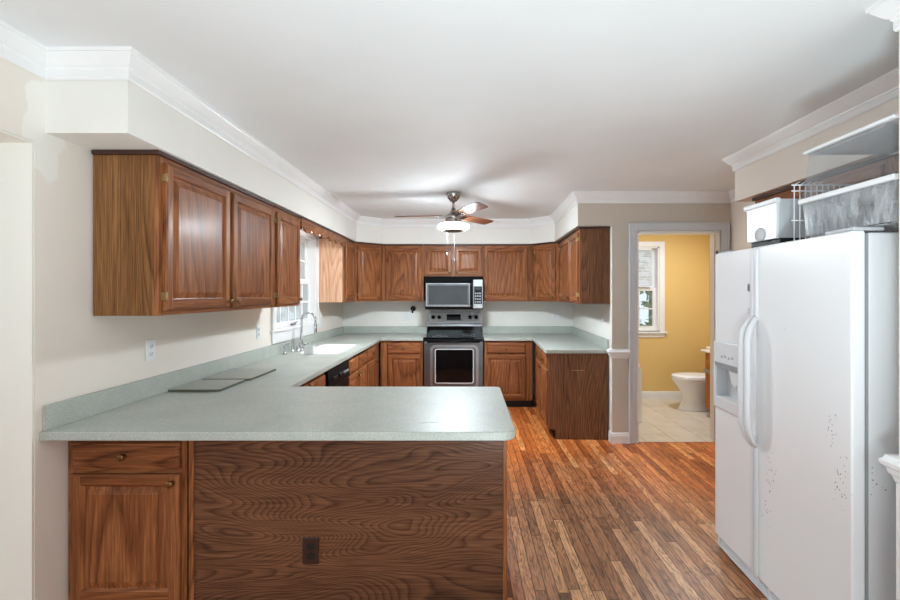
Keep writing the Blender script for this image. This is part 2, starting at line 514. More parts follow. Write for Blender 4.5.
    def rings(s, w, h, prof, mats=(0,), frame=None):
        """stacked rectangles; prof = [(inset, y)...]; frame=(i, railmat): that band is built of stiles and rails"""
        t = bmesh.new(); R = []
        for ins, y in prof:
            R.append([t.verts.new(c) for c in ((ins, y, ins), (w - ins, y, ins), (w - ins, y, h - ins), (ins, y, h - ins))])
        t.faces.new(R[0])
        for i, (a, b) in enumerate(zip(R, R[1:])):
            if frame and i == frame[0]:
                (ia, ya), (ib, yb) = prof[i], prof[i + 1]
                e = [t.verts.new(c) for c in ((ib, ya, ia), (w - ib, ya, ia), (w - ib, ya, h - ia), (ib, ya, h - ia))]
                t.faces.new((a[0], e[0], b[0], b[3], e[3], a[3]))
                t.faces.new((a[1], a[2], e[2], b[2], b[1], e[1]))
                f1 = t.faces.new((e[0], e[1], b[1], b[0])); f2 = t.faces.new((b[3], b[2], e[2], e[3]))
                for f in (f1, f2): f.tag = True
            else:
                for k in range(4):
                    q = (k + 1) % 4
                    f = t.faces.new((a[k], a[q], b[q], b[k]))
                    if frame and k in (0, 2) and i < frame[0] + 3: f.tag = True
        t.faces.new(R[-1])
        for f in t.faces:
            f.material_index = 1 if (frame and f.tag) else 0
        bmesh.ops.recalc_face_normals(t, faces=t.faces)
        me = bpy.data.meshes.new('t'); t.to_mesh(me); t.free()
        s.bm.from_mesh(me); bpy.data.meshes.remove(me)
        return s
    def build(s, name, mat, parent=None, loc=(0, 0, 0), rotz=0):
        me = bpy.data.meshes.new(name)
        s.bm.to_mesh(me); s.bm.free()
        for m in (mat if isinstance(mat, (list, tuple)) else [mat]):
            me.materials.append(M[m] if isinstance(m, str) else m)
        o = bpy.data.objects.new(name, me)
        C.objects.link(o)
        o.parent = parent
        o.location = loc
        o.rotation_euler = (0, 0, rotz)
        return o

def tag(o, label=None, cat=None, group=None, kind=None):
    if label: o['label'] = label
    if cat: o['category'] = cat
    if group: o['group'] = group
    if kind: o['kind'] = kind
    return o
def thing(name, label, cat, loc=(0, 0, 0), rotz=0, group=None):
    o = bpy.data.objects.new(name, None)
    o.empty_display_size = 0.1
    C.objects.link(o)
    o.location = loc
    o.rotation_euler = (0, 0, rotz)
    return tag(o, label, cat, group)
def struct(b, name, mat, label=None):
    o = b.build(name, mat)
    return tag(o, label, None, None, 'structure')
def copy_tree(o, parent=None):
    c = o.copy(); C.objects.link(c)
    if parent: c.parent = parent
    for ch in list(o.children): copy_tree(ch, c)
    return c
def arc(cx, cy, r, a0, a1, n=8):
    return [(cx + r * cos(radians(a0 + (a1 - a0) * i / n)), cy + r * sin(radians(a0 + (a1 - a0) * i / n))) for i in range(n + 1)]
def rrect(x0, x1, y0, y1, r, n=6):
    return arc(x1 - r, y0 + r, r, -90, 0, n) + arc(x1 - r, y1 - r, r, 0, 90, n) + arc(x0 + r, y1 - r, r, 90, 180, n) + arc(x0 + r, y0 + r, r, 180, 270, n)
def plate(name, outlines, z0, z1, bev, mat, parent=None, loc=(0, 0, 0), rot=(0, 0, 0)):
    """level plate with holes, rounded edges (first outline outer, others holes)"""
    cu = bpy.data.curves.new(name, 'CURVE')
    cu.dimensions = '2D'; cu.fill_mode = 'BOTH'
    cu.extrude = (z1 - z0) / 2 - bev
    cu.bevel_depth = bev; cu.bevel_resolution = 2; cu.offset = -bev
    for ol in outlines:
        sp = cu.splines.new('POLY'); sp.points.add(len(ol) - 1)
        for p, (x, y) in zip(sp.points, ol): p.co = (x, y, 0, 1)
        sp.use_cyclic_u = True
    tmp = bpy.data.objects.new('t', cu); C.objects.link(tmp)
    dg = bpy.context.evaluated_depsgraph_get()
    me = bpy.data.meshes.new_from_object(tmp.evaluated_get(dg))
    bpy.data.objects.remove(tmp); bpy.data.curves.remove(cu)
    me.transform(Matrix.Translation((0, 0, (z0 + z1) / 2)))
    for f in me.polygons: f.use_smooth = False
    me.name = name
    me.materials.clear(); me.materials.append(M[mat])
    o = bpy.data.objects.new(name, me); C.objects.link(o)
    o.parent = parent; o.location = loc; o.rotation_euler = rot
    return o

# ------------------------------------------------------------------ the setting
struct(B().box(-4.6, 3.6, -3.5, YD + 0.03, -0.12, 0).box(-1.95, 1.60, YD + 0.03, YB + 0.1, -0.12, 0), 'floor', 'floor')
struct(B().box(1.602, 3.6, YD + 0.032, 6.2, -0.12, 0.0), 'floor', 'tile')
struct(B().box(-4.6, 3.6, -3.5, 6.35, ZC, ZC + 0.12), 'ceiling', 'ceil')

w = B()                       # left wall with the sink window and the opening on the near side
WY0, WY1, WZ0, WZ1 = 3.955, 5.005, 1.135, 2.115
w.box(XL - 0.2, XL, 1.755, WY0, 0, ZC)
w.box(XL - 0.2, XL, WY0, WY1, 0, WZ0)
w.box(XL - 0.2, XL, WY0, WY1, WZ1, ZC)
w.box(XL - 0.2, XL, WY1, 6.35, 0, ZC)
w.box(XL - 0.2, XL, -0.6, 1.755, 2.10, ZC)
w.box(XL - 0.2, XL, -3.4, -0.6, 0, ZC)
struct(w, 'wall_left', 'wall')
struct(B().box(XL - 0.198, XL - 0.002, 1.745, 1.754, 0, 2.099).box(XL - 0.198, XL - 0.002, 1.20, 1.745, 2.092, 2.099), 'trim_1', 'jamb')
struct(B().box(-4.6, -4.4, -3.5, -1.0, 0, ZC).box(-4.6, -4.4, 1.4, 3.2, 0, ZC).box(-4.6, -4.4, -1.0, 1.4, 0, 0.7).box(-4.6, -4.4, -1.0, 1.4, 2.3, ZC)
       .box(-4.4, XL - 0.2, 3.0, 3.2, 0, ZC), 'wall_dining', 'wall')
struct(B().box(-4.4, -1.85, -3.5, -3.3, 0, ZC).box(-1.85, 1.75, -3.5, -3.3, 0, 0.65).box(-1.85, 1.75, -3.5, -3.3, 2.25, ZC)
       .box(-0.1, 0.15, -3.5, -3.3, 0.65, 2.25).box(1.75, 3.6, -3.5, -3.3, 0, ZC), 'wall_rear', 'wall')
struct(B().box(XL, XR(YB) + 0.1, YB, YB + 0.2, 0, ZC), 'wall_back', 'wall_kitchen')
# partition between kitchen and bathroom, slightly out of square
struct(B().prism([(XR(YD), YD), (XR(YD) + 0.12, YD), (XR(YB) + 0.10, YB), (XR(YB), YB)], 0, ZC), 'wall_right', 'wall_kitchen')
DX0, DX1, DZ = 1.69, 2.515, 2.095
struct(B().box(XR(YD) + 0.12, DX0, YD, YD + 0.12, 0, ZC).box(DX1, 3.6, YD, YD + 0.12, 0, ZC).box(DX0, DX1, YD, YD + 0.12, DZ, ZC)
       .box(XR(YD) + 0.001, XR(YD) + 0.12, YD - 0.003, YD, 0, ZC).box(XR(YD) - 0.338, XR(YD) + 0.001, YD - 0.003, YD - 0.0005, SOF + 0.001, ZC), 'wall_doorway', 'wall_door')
struct(B().box(XW, 3.6, 1.46, YD, 0, ZC), 'wall_refrigerator', 'wall')
struct(B().box(1.47, 3.6, -3.3, 1.46, 0, ZC), 'wall_near_right', 'wall')

sofp = [(XL, 1.80), (-1.415, 1.80), (-1.415, 5.53), (-1.13, 5.815), (0.87, 5.815), (1.143, 5.53), (XR(YD) - 0.34, YD), (XR(YD), YD), (XR(YB), YB), (XL, YB)]
struct(B().prism(sofp, SOF, ZC), 'wall_soffit', 'wall_kitchen')
struct(B().box(1.97, XW, 1.46, 3.15, SOF, ZC), 'wall_soffit_right', 'wall')

crown = [(0, 2.375), (0.006, 2.372), (0.010, 2.380), (0.010, 2.408), (0.014, 2.412), (0.016, 2.420), (0.022, 2.424), (0.034, 2.438), (0.050, 2.460), (0.053, 2.466), (0.058, 2.467), (0.060, ZC), (0, ZC)]
path = [(XL, -3.3), (XL, 1.80), (-1.415, 1.80), (-1.415, 5.53), (-1.13, 5.815), (0.87, 5.815), (1.143, 5.53), (XR(YD) - 0.34, YD), (XW, YD), (XW, 3.15), (1.97, 3.15), (1.97, 1.46), (1.47, 1.46), (1.47, -3.3)]
struct(B().sweep(path, crown), 'trim_2', 'trim')
base = [(0, 0), (0.016, 0), (0.016, 0.075), (0.013, 0.082), (0.013, 0.092), (0.006, 0.105), (0, 0.105)]
rail = [(0, 0.835), (0.008, 0.84), (0.012, 0.858), (0.020, 0.866), (0.022, 0.882), (0.034, 0.892), (0.036, 0.906), (0.028, 0.915), (0.024, 0.925), (0, 0.928)]
p1 = [(XR(4.325), 4.325), (XR(YD), YD), (1.612, YD)]
p2 = [(XW, 1.46), (1.47, 1.46), (1.47, -3.3)]
struct(B().sweep(p1, base).sweep([(2.60, YD), (XW, YD)], base), 'baseboard_doorway', 'trim')
struct(B().sweep(p1, rail), 'trim_3', 'trim')
struct(B().sweep(p2, base), 'baseboard_near_right', 'trim')
struct(B().sweep(p2, rail), 'trim_4', 'trim')
# white painted skin of the near wall below its rail
struct(B().box(1.464, 1.47, -3.3, 1.46, 0.106, 0.836).box(1.464, 2.0, 1.46, 1.464, 0.106, 0.836), 'trim_5', 'trim')
# bathroom shell
struct(B().box(1.66, 2.02, 6.05, 6.25, 0, ZC).box(2.02, 2.72, 6.05, 6.25, 0, 0.955).box(2.02, 2.72, 6.05, 6.25, 2.14, ZC).box(2.72, 3.6, 6.05, 6.25, 0, ZC), 'wall_bathroom_back', 'yellow')
struct(B().box(3.42, 3.6, YD + 0.12, 6.05, 0, ZC), 'wall_bathroom_right', 'yellow')
struct(B().prism([(XR(YD) + 0.121, YD + 0.121), (XR(YD) + 0.15, YD + 0.121), (1.665, 6.05), (1.64, 6.05)], 0, ZC), 'wall_bathroom_left', 'yellow')
struct(B().sweep([(1.67, 6.05), (3.42, 6.05)], base), 'baseboard_bathroom', 'trim')

# doorway: casing, jamb, hinge leaves
d = thing('door_1', None, None, (0, 0, 0)); tag(d, 'white cased doorway into the yellow bathroom', None, None, 'structure')
ow = 0.085
cs = B()
for x0, x1 in ((DX0 - ow, DX0 - 0.006), (DX1 + 0.006, DX1 + ow)):
    cs.box(x0, x1, YD - 0.016, YD - 0.003, 0, DZ + 0.005, 0.003)
    outer = x0 if x0 < 2 else x1 - 0.022
    cs.box(outer, outer + 0.022, YD - 0.024, YD - 0.004, 0, DZ + ow - 0.023, 0.004)
    inn = x1 - 0.014 if x0 < 2 else x0
    cs.box(inn, inn + 0.014, YD - 0.019, YD - 0.004, 0, DZ + 0.01, 0.003)
cs.box(DX0 - ow, DX1 + ow, YD - 0.016, YD - 0.003, DZ + 0.006, DZ + ow, 0.003)
cs.box(DX0 - ow, DX1 + ow, YD - 0.024, YD - 0.004, DZ + ow - 0.022, DZ + ow, 0.004)
cs.build('door_casing', 'trim_grey', d)
B().box(DX0 - 0.002, DX0 + 0.018, YD - 0.005, YD + 0.125, 0, DZ, 0.002).box(DX1 - 0.018, DX1 + 0.002, YD - 0.005, YD + 0.125, 0, DZ, 0.002)\
   .box(DX0, DX1, YD - 0.005, YD + 0.125, DZ - 0.018, DZ + 0.002, 0.002).box(DX1 - 0.03, DX1 - 0.018, YD + 0.05, YD + 0.125, 0, DZ - 0.018, 0.002)\
   .build('door_jamb', 'trim', d)
for hz in (0.30, 0.88, 1.86):
    B().box(DX1 - 0.0215, DX1 - 0.0185, YD + 0.006, YD + 0.04, hz - 0.045, hz + 0.045, 0.001).cyl((DX1 - 0.022, YD + 0.003, hz - 0.045), (DX1 - 0.022, YD + 0.003, hz + 0.045), 0.005, 8).build('hinge_leaf', 'steel_dark', d)

# kitchen window over the sink
wn = thing('window_1', None, None); tag(wn, 'white double hung window over the sink with divided panes', None, None, 'structure')
c = B()
for y0, y1 in ((3.885, WY0 + 0.004), (WY1 - 0.004, 5.075)): c.box(XL + 0.001, XL + 0.018, y0, y1, WZ0 + 0.013, 2.148, 0.003)
c.box(XL + 0.001, XL + 0.018, 3.885, 5.075, WZ1 - 0.004, 2.148, 0.003)
c.box(XL + 0.001, XL + 0.024, 3.878, 3.897, WZ0 + 0.013, 2.148, 0.003).box(XL + 0.001, XL + 0.024, 5.063, 5.082, WZ0 + 0.013, 2.148, 0.003)
c.build('window_casing', 'trim', wn)
B().box(XL - 0.13, XL + 0.030, 3.86, 5.10, WZ0 - 0.013, WZ0 + 0.0125, 0.004).build('window_stool', 'trim', wn)
B().box(XL + 0.001, XL + 0.016, 3.885, 5.075, 1.022, WZ0 - 0.014, 0.003).build('window_apron', 'trim', wn)
B().box(XL - 0.199, XL, WY0, WY0 + 0.015, WZ0, WZ1).box(XL - 0.199, XL, WY1 - 0.015, WY1, WZ0, WZ1).box(XL - 0.199, XL, WY0, WY1, WZ1 - 0.015, WZ1).box(XL - 0.199, XL - 0.131, WY0, WY1, WZ0 + 0.0005, WZ0 + 0.012).build('window_frame', 'trim', wn)
def sash(z0, z1, x, cols=5, rows=2, y0=WY0 + 0.015, y1=WY1 - 0.015):
    s = B(); st = 0.042
    s.box(x, x + 0.03, y0, y0 + st, z0, z1, 0.003).box(x, x + 0.03, y1 - st, y1, z0, z1, 0.003)
    s.box(x, x + 0.03, y0 + st, y1 - st, z0, z0 + st + 0.008, 0.003).box(x, x + 0.03, y0 + st, y1 - st, z1 - st, z1, 0.003)
    for i in range(1, cols):
        y = y0 + st + (y1 - y0 - 2 * st) * i / cols
        s.box(x + 0.006, x + 0.024, y - 0.009, y + 0.009, z0 + st, z1 - st, 0.003)
    for i in range(1, rows):
        z = z0 + st + (z1 - z0 - 2 * st) * i / rows
        s.box(x + 0.006, x + 0.024, y0 + st, y1 - st, z - 0.009, z + 0.009, 0.003)
    o = s.build('sash', 'trim', wn)
    B().box(x + 0.013, x + 0.016, y0 + st - 0.004, y1 - st + 0.004, z0 + st, z1 - st + 0.004).build('glass_pane', 'glass', o)
    return o
lo_s = sash(WZ0 + 0.013, 1.625, XL - 0.075)
sash(1.595, WZ1 - 0.015, XL - 0.112)
B().box(XL - 0.045, XL - 0.02, 4.42, 4.50, WZ0 + 0.02, WZ0 + 0.034, 0.003).cyl((XL - 0.03, 4.46, WZ0 + 0.03), (XL - 0.005, 4.50, WZ0 + 0.05), 0.005, 8).build('sash_latch', 'steel_dark', lo_s)

# bathroom window with blind
wb = thing('window_2', None, None); tag(wb, 'white bathroom window with a half lowered slatted blind', None, None, 'structure')
bx0, bx1, bz0, bz1, by = 2.02, 2.72, 0.955, 2.14, 6.05
B().box(bx0 - 0.07, bx0 + 0.004, by - 0.02, by - 0.001, bz0 - 0.01, bz1 + 0.07, 0.004).box(bx1 - 0.004, bx1 + 0.07, by - 0.02, by - 0.001, bz0 - 0.01, bz1 + 0.07, 0.004)\
   .box(bx0 - 0.07, bx1 + 0.07, by - 0.022, by - 0.001, bz1 - 0.004, bz1 + 0.07, 0.004).build('window_casing', 'trim', wb)
B().box(bx0 - 0.10, bx1 + 0.10, by - 0.045, by + 0.05, bz0 - 0.035, bz0 - 0.01, 0.005).box(bx0 - 0.07, bx1 + 0.07, by - 0.016, by - 0.001, bz0 - 0.09, bz0 - 0.036, 0.003).build('window_stool', 'trim', wb)
B().box(bx0, bx0 + 0.02, by, by + 0.19, bz0, bz1).box(bx1 - 0.02, bx1, by, by + 0.19, bz0, bz1).box(bx0, bx1, by, by + 0.19, bz1 - 0.02, bz1).box(bx0, bx1, by, by + 0.19, bz0 - 0.01, bz0 + 0.01).build('window_frame', 'trim', wb)
for z0, z1, yy in ((bz0 + 0.01, 1.56, by + 0.07), (1.53, bz1 - 0.02, by + 0.11)):
    s = B()
    s.box(bx0 + 0.02, bx0 + 0.06, yy, yy + 0.03, z0, z1).box(bx1 - 0.06, bx1 - 0.02, yy, yy + 0.03, z0, z1).box(bx0 + 0.06, bx1 - 0.06, yy, yy + 0.03, z0, z0 + 0.05).box(bx0 + 0.06, bx1 - 0.06, yy, yy + 0.03, z1 - 0.04, z1)
    for i in (1, 2): 
        xx = bx0 + 0.06 + (bx1 - bx0 - 0.12) * i / 3
        s.box(xx - 0.008, xx + 0.008, yy + 0.006, yy + 0.024, z0 + 0.05, z1 - 0.04)
    s.box(bx0 + 0.06, bx1 - 0.06, yy + 0.006, yy + 0.024, (z0 + z1) / 2 - 0.008, (z0 + z1) / 2 + 0.008)
    o = s.build('sash', 'trim', wb)
    B().box(bx0 + 0.058, bx1 - 0.058, yy + 0.013, yy + 0.016, z0 + 0.048, z1 - 0.038).build('glass_pane', 'glass', o)
bl = B()
bl.box(bx0 + 0.022, bx1 - 0.10, by + 0.012, by + 0.05, bz1 - 0.05, bz1 - 0.02)
for i in range(24):
    z = bz1 - 0.06 - i * 0.0215
    bl.box(-0.29, 0.29, -0.014, 0.014, -0.0008, 0.0008, xf=Matrix.Translation(((bx0 + bx1) / 2 - 0.04, by + 0.03, z)) @ Matrix.Rotation(radians(38), 4, 'X'))
bl.build('window_blind', 'blind', wb)

# outdoors
tag(B().box(-16, 18, 6.8, 26, -0.5, -0.4).box(-16, -4.9, -8, 6.8, -0.5, -0.4).build('ground', 'lawn'), 'green lawn outside beyond the windows', None, None, 'structure')
def bush(loc, rx, ry, rz, seed, label):
    random.seed(seed)
    t = bmesh.new()
    for i in range(420):
        u, v = random.uniform(-1, 1), random.uniform(0, 2 * pi)
        r = random.uniform(0.6, 1.0)
        q = math.sqrt(1 - u * u)
        c = Vector((rx * r * q * cos(v), ry * r * q * sin(v), rz + rz * r * u))
        R = Matrix.Rotation(random.uniform(0, 6.3), 4, Vector((random.uniform(-1, 1), random.uniform(-1, 1), random.uniform(-1, 1))).normalized())
        s = random.uniform(0.10, 0.2)
        vs = [t.verts.new(c + R @ Vector(p)) for p in ((-s, 0, 0), (0, -s * .6, s * .12), (s, 0, 0), (0, s * .6, s * .12))]
        t.faces.new(vs)
    b = B(); me = bpy.data.meshes.new('t'); t.to_mesh(me); t.free(); b.bm.from_mesh(me); bpy.data.meshes.remove(me)
    b.cyl((0, 0, 0), (0, 0, rz * 1.3), 0.08, 8)
    o = b.build('bush', 'leaf', None, loc)
    tag(o, label, 'bush')
bush((-6.6, 10.5, -0.4), 1.5, 2.2, 1.5, 3, 'leafy bush seen through the left panes of the sink window')
bush((-5.4, 14.0, -0.4), 1.8, 2.0, 1.7, 4, 'leafy bush farther out beyond the sink window')
bush((5.6, 13.0, -0.4), 2.4, 1.4, 1.7, 5, 'leafy bush seen through the bathroom window')

# ------------------------------------------------------------------ cabinets
def knob_bm(r=0.016, ln=0.026):
    return B().lathe([(0.0, 0), (r * .62, 0), (r * .5, ln * .12), (r * .36, ln * .3), (r * .4, ln * .5), (r * .85, ln * .62), (r, ln * .76), (r * .9, ln * .92), (r * .45, ln), (0, ln)], axis='y', seg=16)
KNOB = {}
def add_knob(parent, x, z, y=-0.02):
    if 'k' not in KNOB:
        o = knob_bm().build('knob', 'brass', parent, (x, y, z)); KNOB['k'] = o.data
        return o
    o = bpy.data.objects.new('knob', KNOB['k']); C.objects.link(o); o.parent = parent; o.location = (x, y, z)
    return o
def add_hinge(parent, x, z):
    b = B().box(x - 0.006, x + 0.006, -0.0235, 0.002, z - 0.018, z + 0.018, 0.001).cyl((x, -0.025, z - 0.022), (x, -0.025, z + 0.022), 0.003, 8)
    return b.build('hinge', 'hinge', parent)
def add_door(parent, x0, x1, z0, z1, hinge='l', knob='b', fr=0.055, hinges=True):
    """raised panel door, its origin at its lower left corner"""
    w, h = x1 - x0, z1 - z0
    fr = min(fr, w * 0.2)
    prof = [(0, 0.0), (0, -0.014), (0.003, -0.018), (0.008, -0.020), (fr - 0.010, -0.020), (fr - 0.006, -0.0165), (fr, -0.010), (fr + 0.004, -0.009), (fr + 0.030, -0.016), (fr + 0.033, -0.0175)]
    o = B().rings(w, h, prof, frame=(3, 1)).build('door', ['wood_z', 'wood_x'], parent, (x0, -0.001, z0))
    kx = w - 0.028 if hinge == 'l' else 0.028
    kz = 0.035 if knob == 'b' else h - 0.035
    add_knob(o, kx, kz)
    if hinges:
        hx = -0.004 if hinge == 'l' else w + 0.004
        add_hinge(o, hx, 0.07); add_hinge(o, hx, h - 0.07)
    return o
def add_drawer(parent, x0, x1, z0, z1, knob=True):
    w, h = x1 - x0, z1 - z0
    prof = [(0, 0), (0, -0.012), (0.004, -0.016), (0.012, -0.0165), (0.018, -0.020)]
    o = B().rings(w, h, prof).build('drawer', 'wood_x', parent, (x0, -0.001, z0))
    if knob: add_knob(o, w / 2, h / 2)
    return o
def face_frame(parent, w, z0, z1, opens, depth=0.019):
    """oak face frame around openings [(x0,x1,z0,z1)] : stiles and rails"""
    b = B()
    xs = sorted({0.0, w} | {v for o in opens for v in o[:2]})
    b.box(0.0005, min(o[0] for o in opens) + 0.008, 0, depth, z0, z1, 0.001)
    b.box(max(o[1] for o in opens) - 0.008, w - 0.0005, 0, depth, z0, z1, 0.001)
    cols = sorted({o[:2] for o in opens})
    for a, c in zip(cols, cols[1:]):
        b.box(a[1] - 0.008, c[0] + 0.008, 0, depth, z0, z1, 0.001)
    for a in cols:
        st = sorted([o[2:] for o in opens if o[:2] == a])
        zz = z0
        for q in st:
            b.box(a[0] + 0.008, a[1] - 0.008, 0, depth, zz, q[0] + 0.008, 0.001, mat=1)
            zz = q[1] - 0.008
        b.box(a[0] + 0.008, a[1] - 0.008, 0, depth, zz, z1, 0.001, mat=1)
    return b.build('face_frame', ['wood_z', 'wood_x'], parent)
UZ0, UZ1 = 1.375, 2.13
def upper(label, loc, rotz, w, doors, z0=UZ0, z1=UZ1, d=0.303, body=None, side='wood_side', group=None, hinges=True):
    t = thing('wall_cabinet', label, 'cabinet', (loc[0], loc[1], z0), rotz, group)
    h = z1 - z0
    b = B()
    if body: b.prism(body, 0, h, bev=0.0)
    else: b.box(0.001, w - 0.001, 0.019, d, 0, h, 0.0008)
    b.build('body', side, t)
    ops = [(a, c, 0.03, h - 0.035) for a, c, _ in doors]
    face_frame(t, w, 0, h, ops)
    for (a, c, hg) in doors: add_door(t, a, c, 0.022, h - 0.030, hg, 'b', hinges=hinges)
    return t
def top_mould(t, w, d0, zt, ends=(), y0=-0.012):
    b = B()
    b.box(-0.012 if 'l' in ends else 0.001, w + 0.012 if 'r' in ends else w - 0.001, y0, d0, zt, zt + 0.0215, 0.003)
    return b.build('top_moulding', 'wood_dark', t)
LWY = radians(90)
# left run
t = upper('near wall cabinet over the peninsula, two oak doors and a bare side', (-1.445, 2.015), LWY, 1.208, [(0.032, 0.588, 'l'), (0.622, 1.176, 'r')])
top_mould(t, 1.208, 0.303, 0.755, ('l',))
t = upper('narrow single door wall cabinet left of the sink window', (-1.445, 3.225), LWY, 0.51, [(0.036, 0.474, 'l')], side='wood_pale')
top_mould(t, 0.51, 0.303, 0.755)
t = upper('small wall cabinet right of the sink window with a pale side', (-1.445, 5.093), LWY, 0.445, [(0.04, 0.42, 'r')], side='wood_pale', hinges=False)
top_mould(t, 0.445, 0.303, 0.755)
# left diagonal corner
YU = 5.845
def diag(p0, p1, corner, label, hg):
    v = Vector((p1[0] - p0[0], p1[1] - p0[1])); w = v.length; a = atan2(v.y, v.x)
    R = Matrix.Rotation(-a, 2)
    loc = [tuple(R @ (Vector(q) - Vector(p0))) for q in corner]
    poly = [(0.001, 0.019), (w - 0.001, 0.019)] + loc
    t = upper(label, p0, a, w, [(0.05, w - 0.05, hg)], body=poly)
    t2 = top_mould(t, w, 0.03, 0.755)
    return t
diag((-1.445, 5.54), (-1.14, YU), [(-1.141, YB - 0.002), (XL + 0.002, YB - 0.002), (XL + 0.002, 5.541)], 'diagonal corner wall cabinet at the left end of the back wall', 'l')
t = upper('wall cabinet left of the microwave with one wide door', (-1.138, YU), 0, 0.562, [(0.046, 0.536, 'l')], hinges=False)
top_mould(t, 0.562, 0.303, 0.755)
t = upper('short two door cabinet above the microwave', (-0.574, YU), 0, 0.80, [(0.028, 0.376, 'l'), (0.430, 0.784, 'r')], z0=1.712, hinges=False)
top_mould(t, 0.80, 0.303, 0.418)
xb = XR(YU) - 0.61
t = upper('wall cabinet right of the microwave with one wide door', (0.228, YU), 0, xb - 0.23, [(0.018, 0.607, 'r')], hinges=False)
top_mould(t, xb - 0.23, 0.303, 0.755)
xf = XR(5.54) - 0.305
diag((xb, YU), (xf, 5.54), [(XR(5.54) - 0.002, 5.541), (XR(YB) - 0.004, YB - 0.002), (xb + 0.002, YB - 0.002)], 'diagonal corner wall cabinet at the right end of the back wall', 'l')
t = upper('two door wall cabinet on the right wall with a dark end panel', (xf, 5.538), ASK, 1.215, [(0.20, 0.735, 'l'), (0.755, 1.180, 'r')], d=0.300, side='wood_end')
top_mould(t, 1.215, 0.300, 0.755, ('r',))

# scalloped valance over the sink window
n = 7; vw = 5.091 - 3.737
pl = [(0, 0)]
pts = []
N = 150
for i in range(N + 1):
    y = 3.737 + vw * i / N
    pts.append((y, 2.070 - 0.046 * abs(sin(pi * (y - 3.784) / 0.2255)) ** 0.75 + 0.010 * sin(pi * i / N)))
vb = B().prism([(3.737, 2.130), (5.091, 2.130)][::1] + pts[::-1], -1.445, -1.427, 'x')
va = vb.build('valance', 'wood_y'); tag(va, 'scalloped oak valance bridging the cabinets over the sink window', 'valance')
vm = B().box(-1.455, -1.425, 3.737, 5.091, 2.131, 2.1505, 0.002).build('top_moulding', 'wood_dark', va)
# lamp behind the valance
t = thing('light_fixture', 'white glowing tube light hidden behind the scalloped valance', 'lamp', (-1.56, 4.40, 2.151))
B().box(-0.06, 0.06, -0.40, 0.40, -0.022, -0.001, 0.004).build('housing', 'trim', t)
B().prism([(-0.05, -0.0225), (0.05, -0.0225), (0.045, -0.034), (-0.045, -0.034)], -0.38, 0.30, 'y', bev=0.002).build('diffuser', 'tube', t)

def base_cab(label, loc, rotz, w, fronts, d=0.606, h=0.868, toe=0.10, group=None, side='wood_end', toe_in=0.07, name='base_cabinet', hinges=False, body_w=None, x_off=0.0):
    """fronts = [(x0, x1, z0, z1, kind, hinge)]"""
    t = thing(name, label, 'cabinet', (loc[0], loc[1], 0), rotz, group)
    B().box(0.001 + x_off, (body_w or w) - 0.001, 0.019, d, toe, h, 0.0008).build('body', side, t)
    B().box(0.003 + x_off, (body_w or w) - 0.003, toe_in, d - 0.01, 0.0005, toe).build('toe_kick', 'dark_gap', t)
    if fronts:
        face_frame(t, w, toe, h, [f[:4] for f in fronts])
        for x0, x1, z0, z1, kind, hg in fronts:
            if kind == 'door': add_door(t, x0, x1, z0, z1, hg, 't', hinges=hinges)
            elif kind == 'drawer': add_drawer(t, x0, x1, z0, z1)
            else: add_drawer(t, x0, x1, z0, z1, False)
    return t
DZ0, DZ1, WZ_0, WZ_1 = 0.13, 0.690, 0.712, 0.842
def pair(x0, x1, hg): return [(x0, x1, DZ0, DZ1, 'door', hg), (x0, x1, WZ_0, WZ_1, 'drawer', hg)]
# peninsula, seen from its back
XF = -1.12
t = base_cab('near oak base cabinet under the left end of the peninsula counter', (XL + 0.001, 1.90), 0, 0.526,
             [(0.026, 0.503, 0.13, 0.688, 'door', 'l'), (0.026, 0.503, 0.712, 0.826, 'drawer', 'l')], d=0.70, side='wood_side')
t = thing('peninsula_cabinet', 'long peninsula cabinet backed with swirling dark plywood grain', 'cabinet', (-1.2225, 1.90, 0))
B().box(0.001, 1.402, 0.008, 0.70, 0.0, 0.868, 0.0008).build('body', 'wood_end', t)
B().box(0.022, 1.386, 0.0005, 0.0075, 0.0, 0.866).build('back_panel', 'wood_panel', t)
B().box(0.0, 0.022, -0.006, 0.0075, 0.0, 0.867, 0.002).build('edge_trim', 'wood_z', t)
B().box(1.386, 1.403, -0.003, 0.0075, 0.0, 0.867, 0.002).build('edge_trim', 'wood_z', t)
# left run
base_cab('base cabinet left of the dishwasher in the inner corner', (XF, 2.66), LWY, 0.745, pair(0.03, 0.36, 'l') + pair(0.39, 0.715, 'r'))
base_cab('two door sink base cabinet between dishwasher and drawers', (XF, 4.035), LWY, 0.765,
         [(0.02, 0.37, DZ0, DZ1, 'door', 'l'), (0.39, 0.745, DZ0, DZ1, 'door', 'r'), (0.02, 0.37, WZ_0, WZ_1, 'blank', 'l'), (0.39, 0.745, WZ_0, WZ_1, 'blank', 'r')], h=0.70)
base_cab('base cabinet right of the sink base near the back corner', (XF, 4.802), LWY, 0.715, pair(0.03, 0.45, 'l'))
YF = 5.54
t = base_cab('base cabinet left of the range under the back counter', (XF + 0.02, YF), 0, 0.545, pair(0.09, 0.51, 'l'), body_w=0.545, x_off=0.0)
t = base_cab('base cabinet right of the range under the back counter', (0.236, YF), 0, 0.62, pair(0.03, 0.53, 'r'))
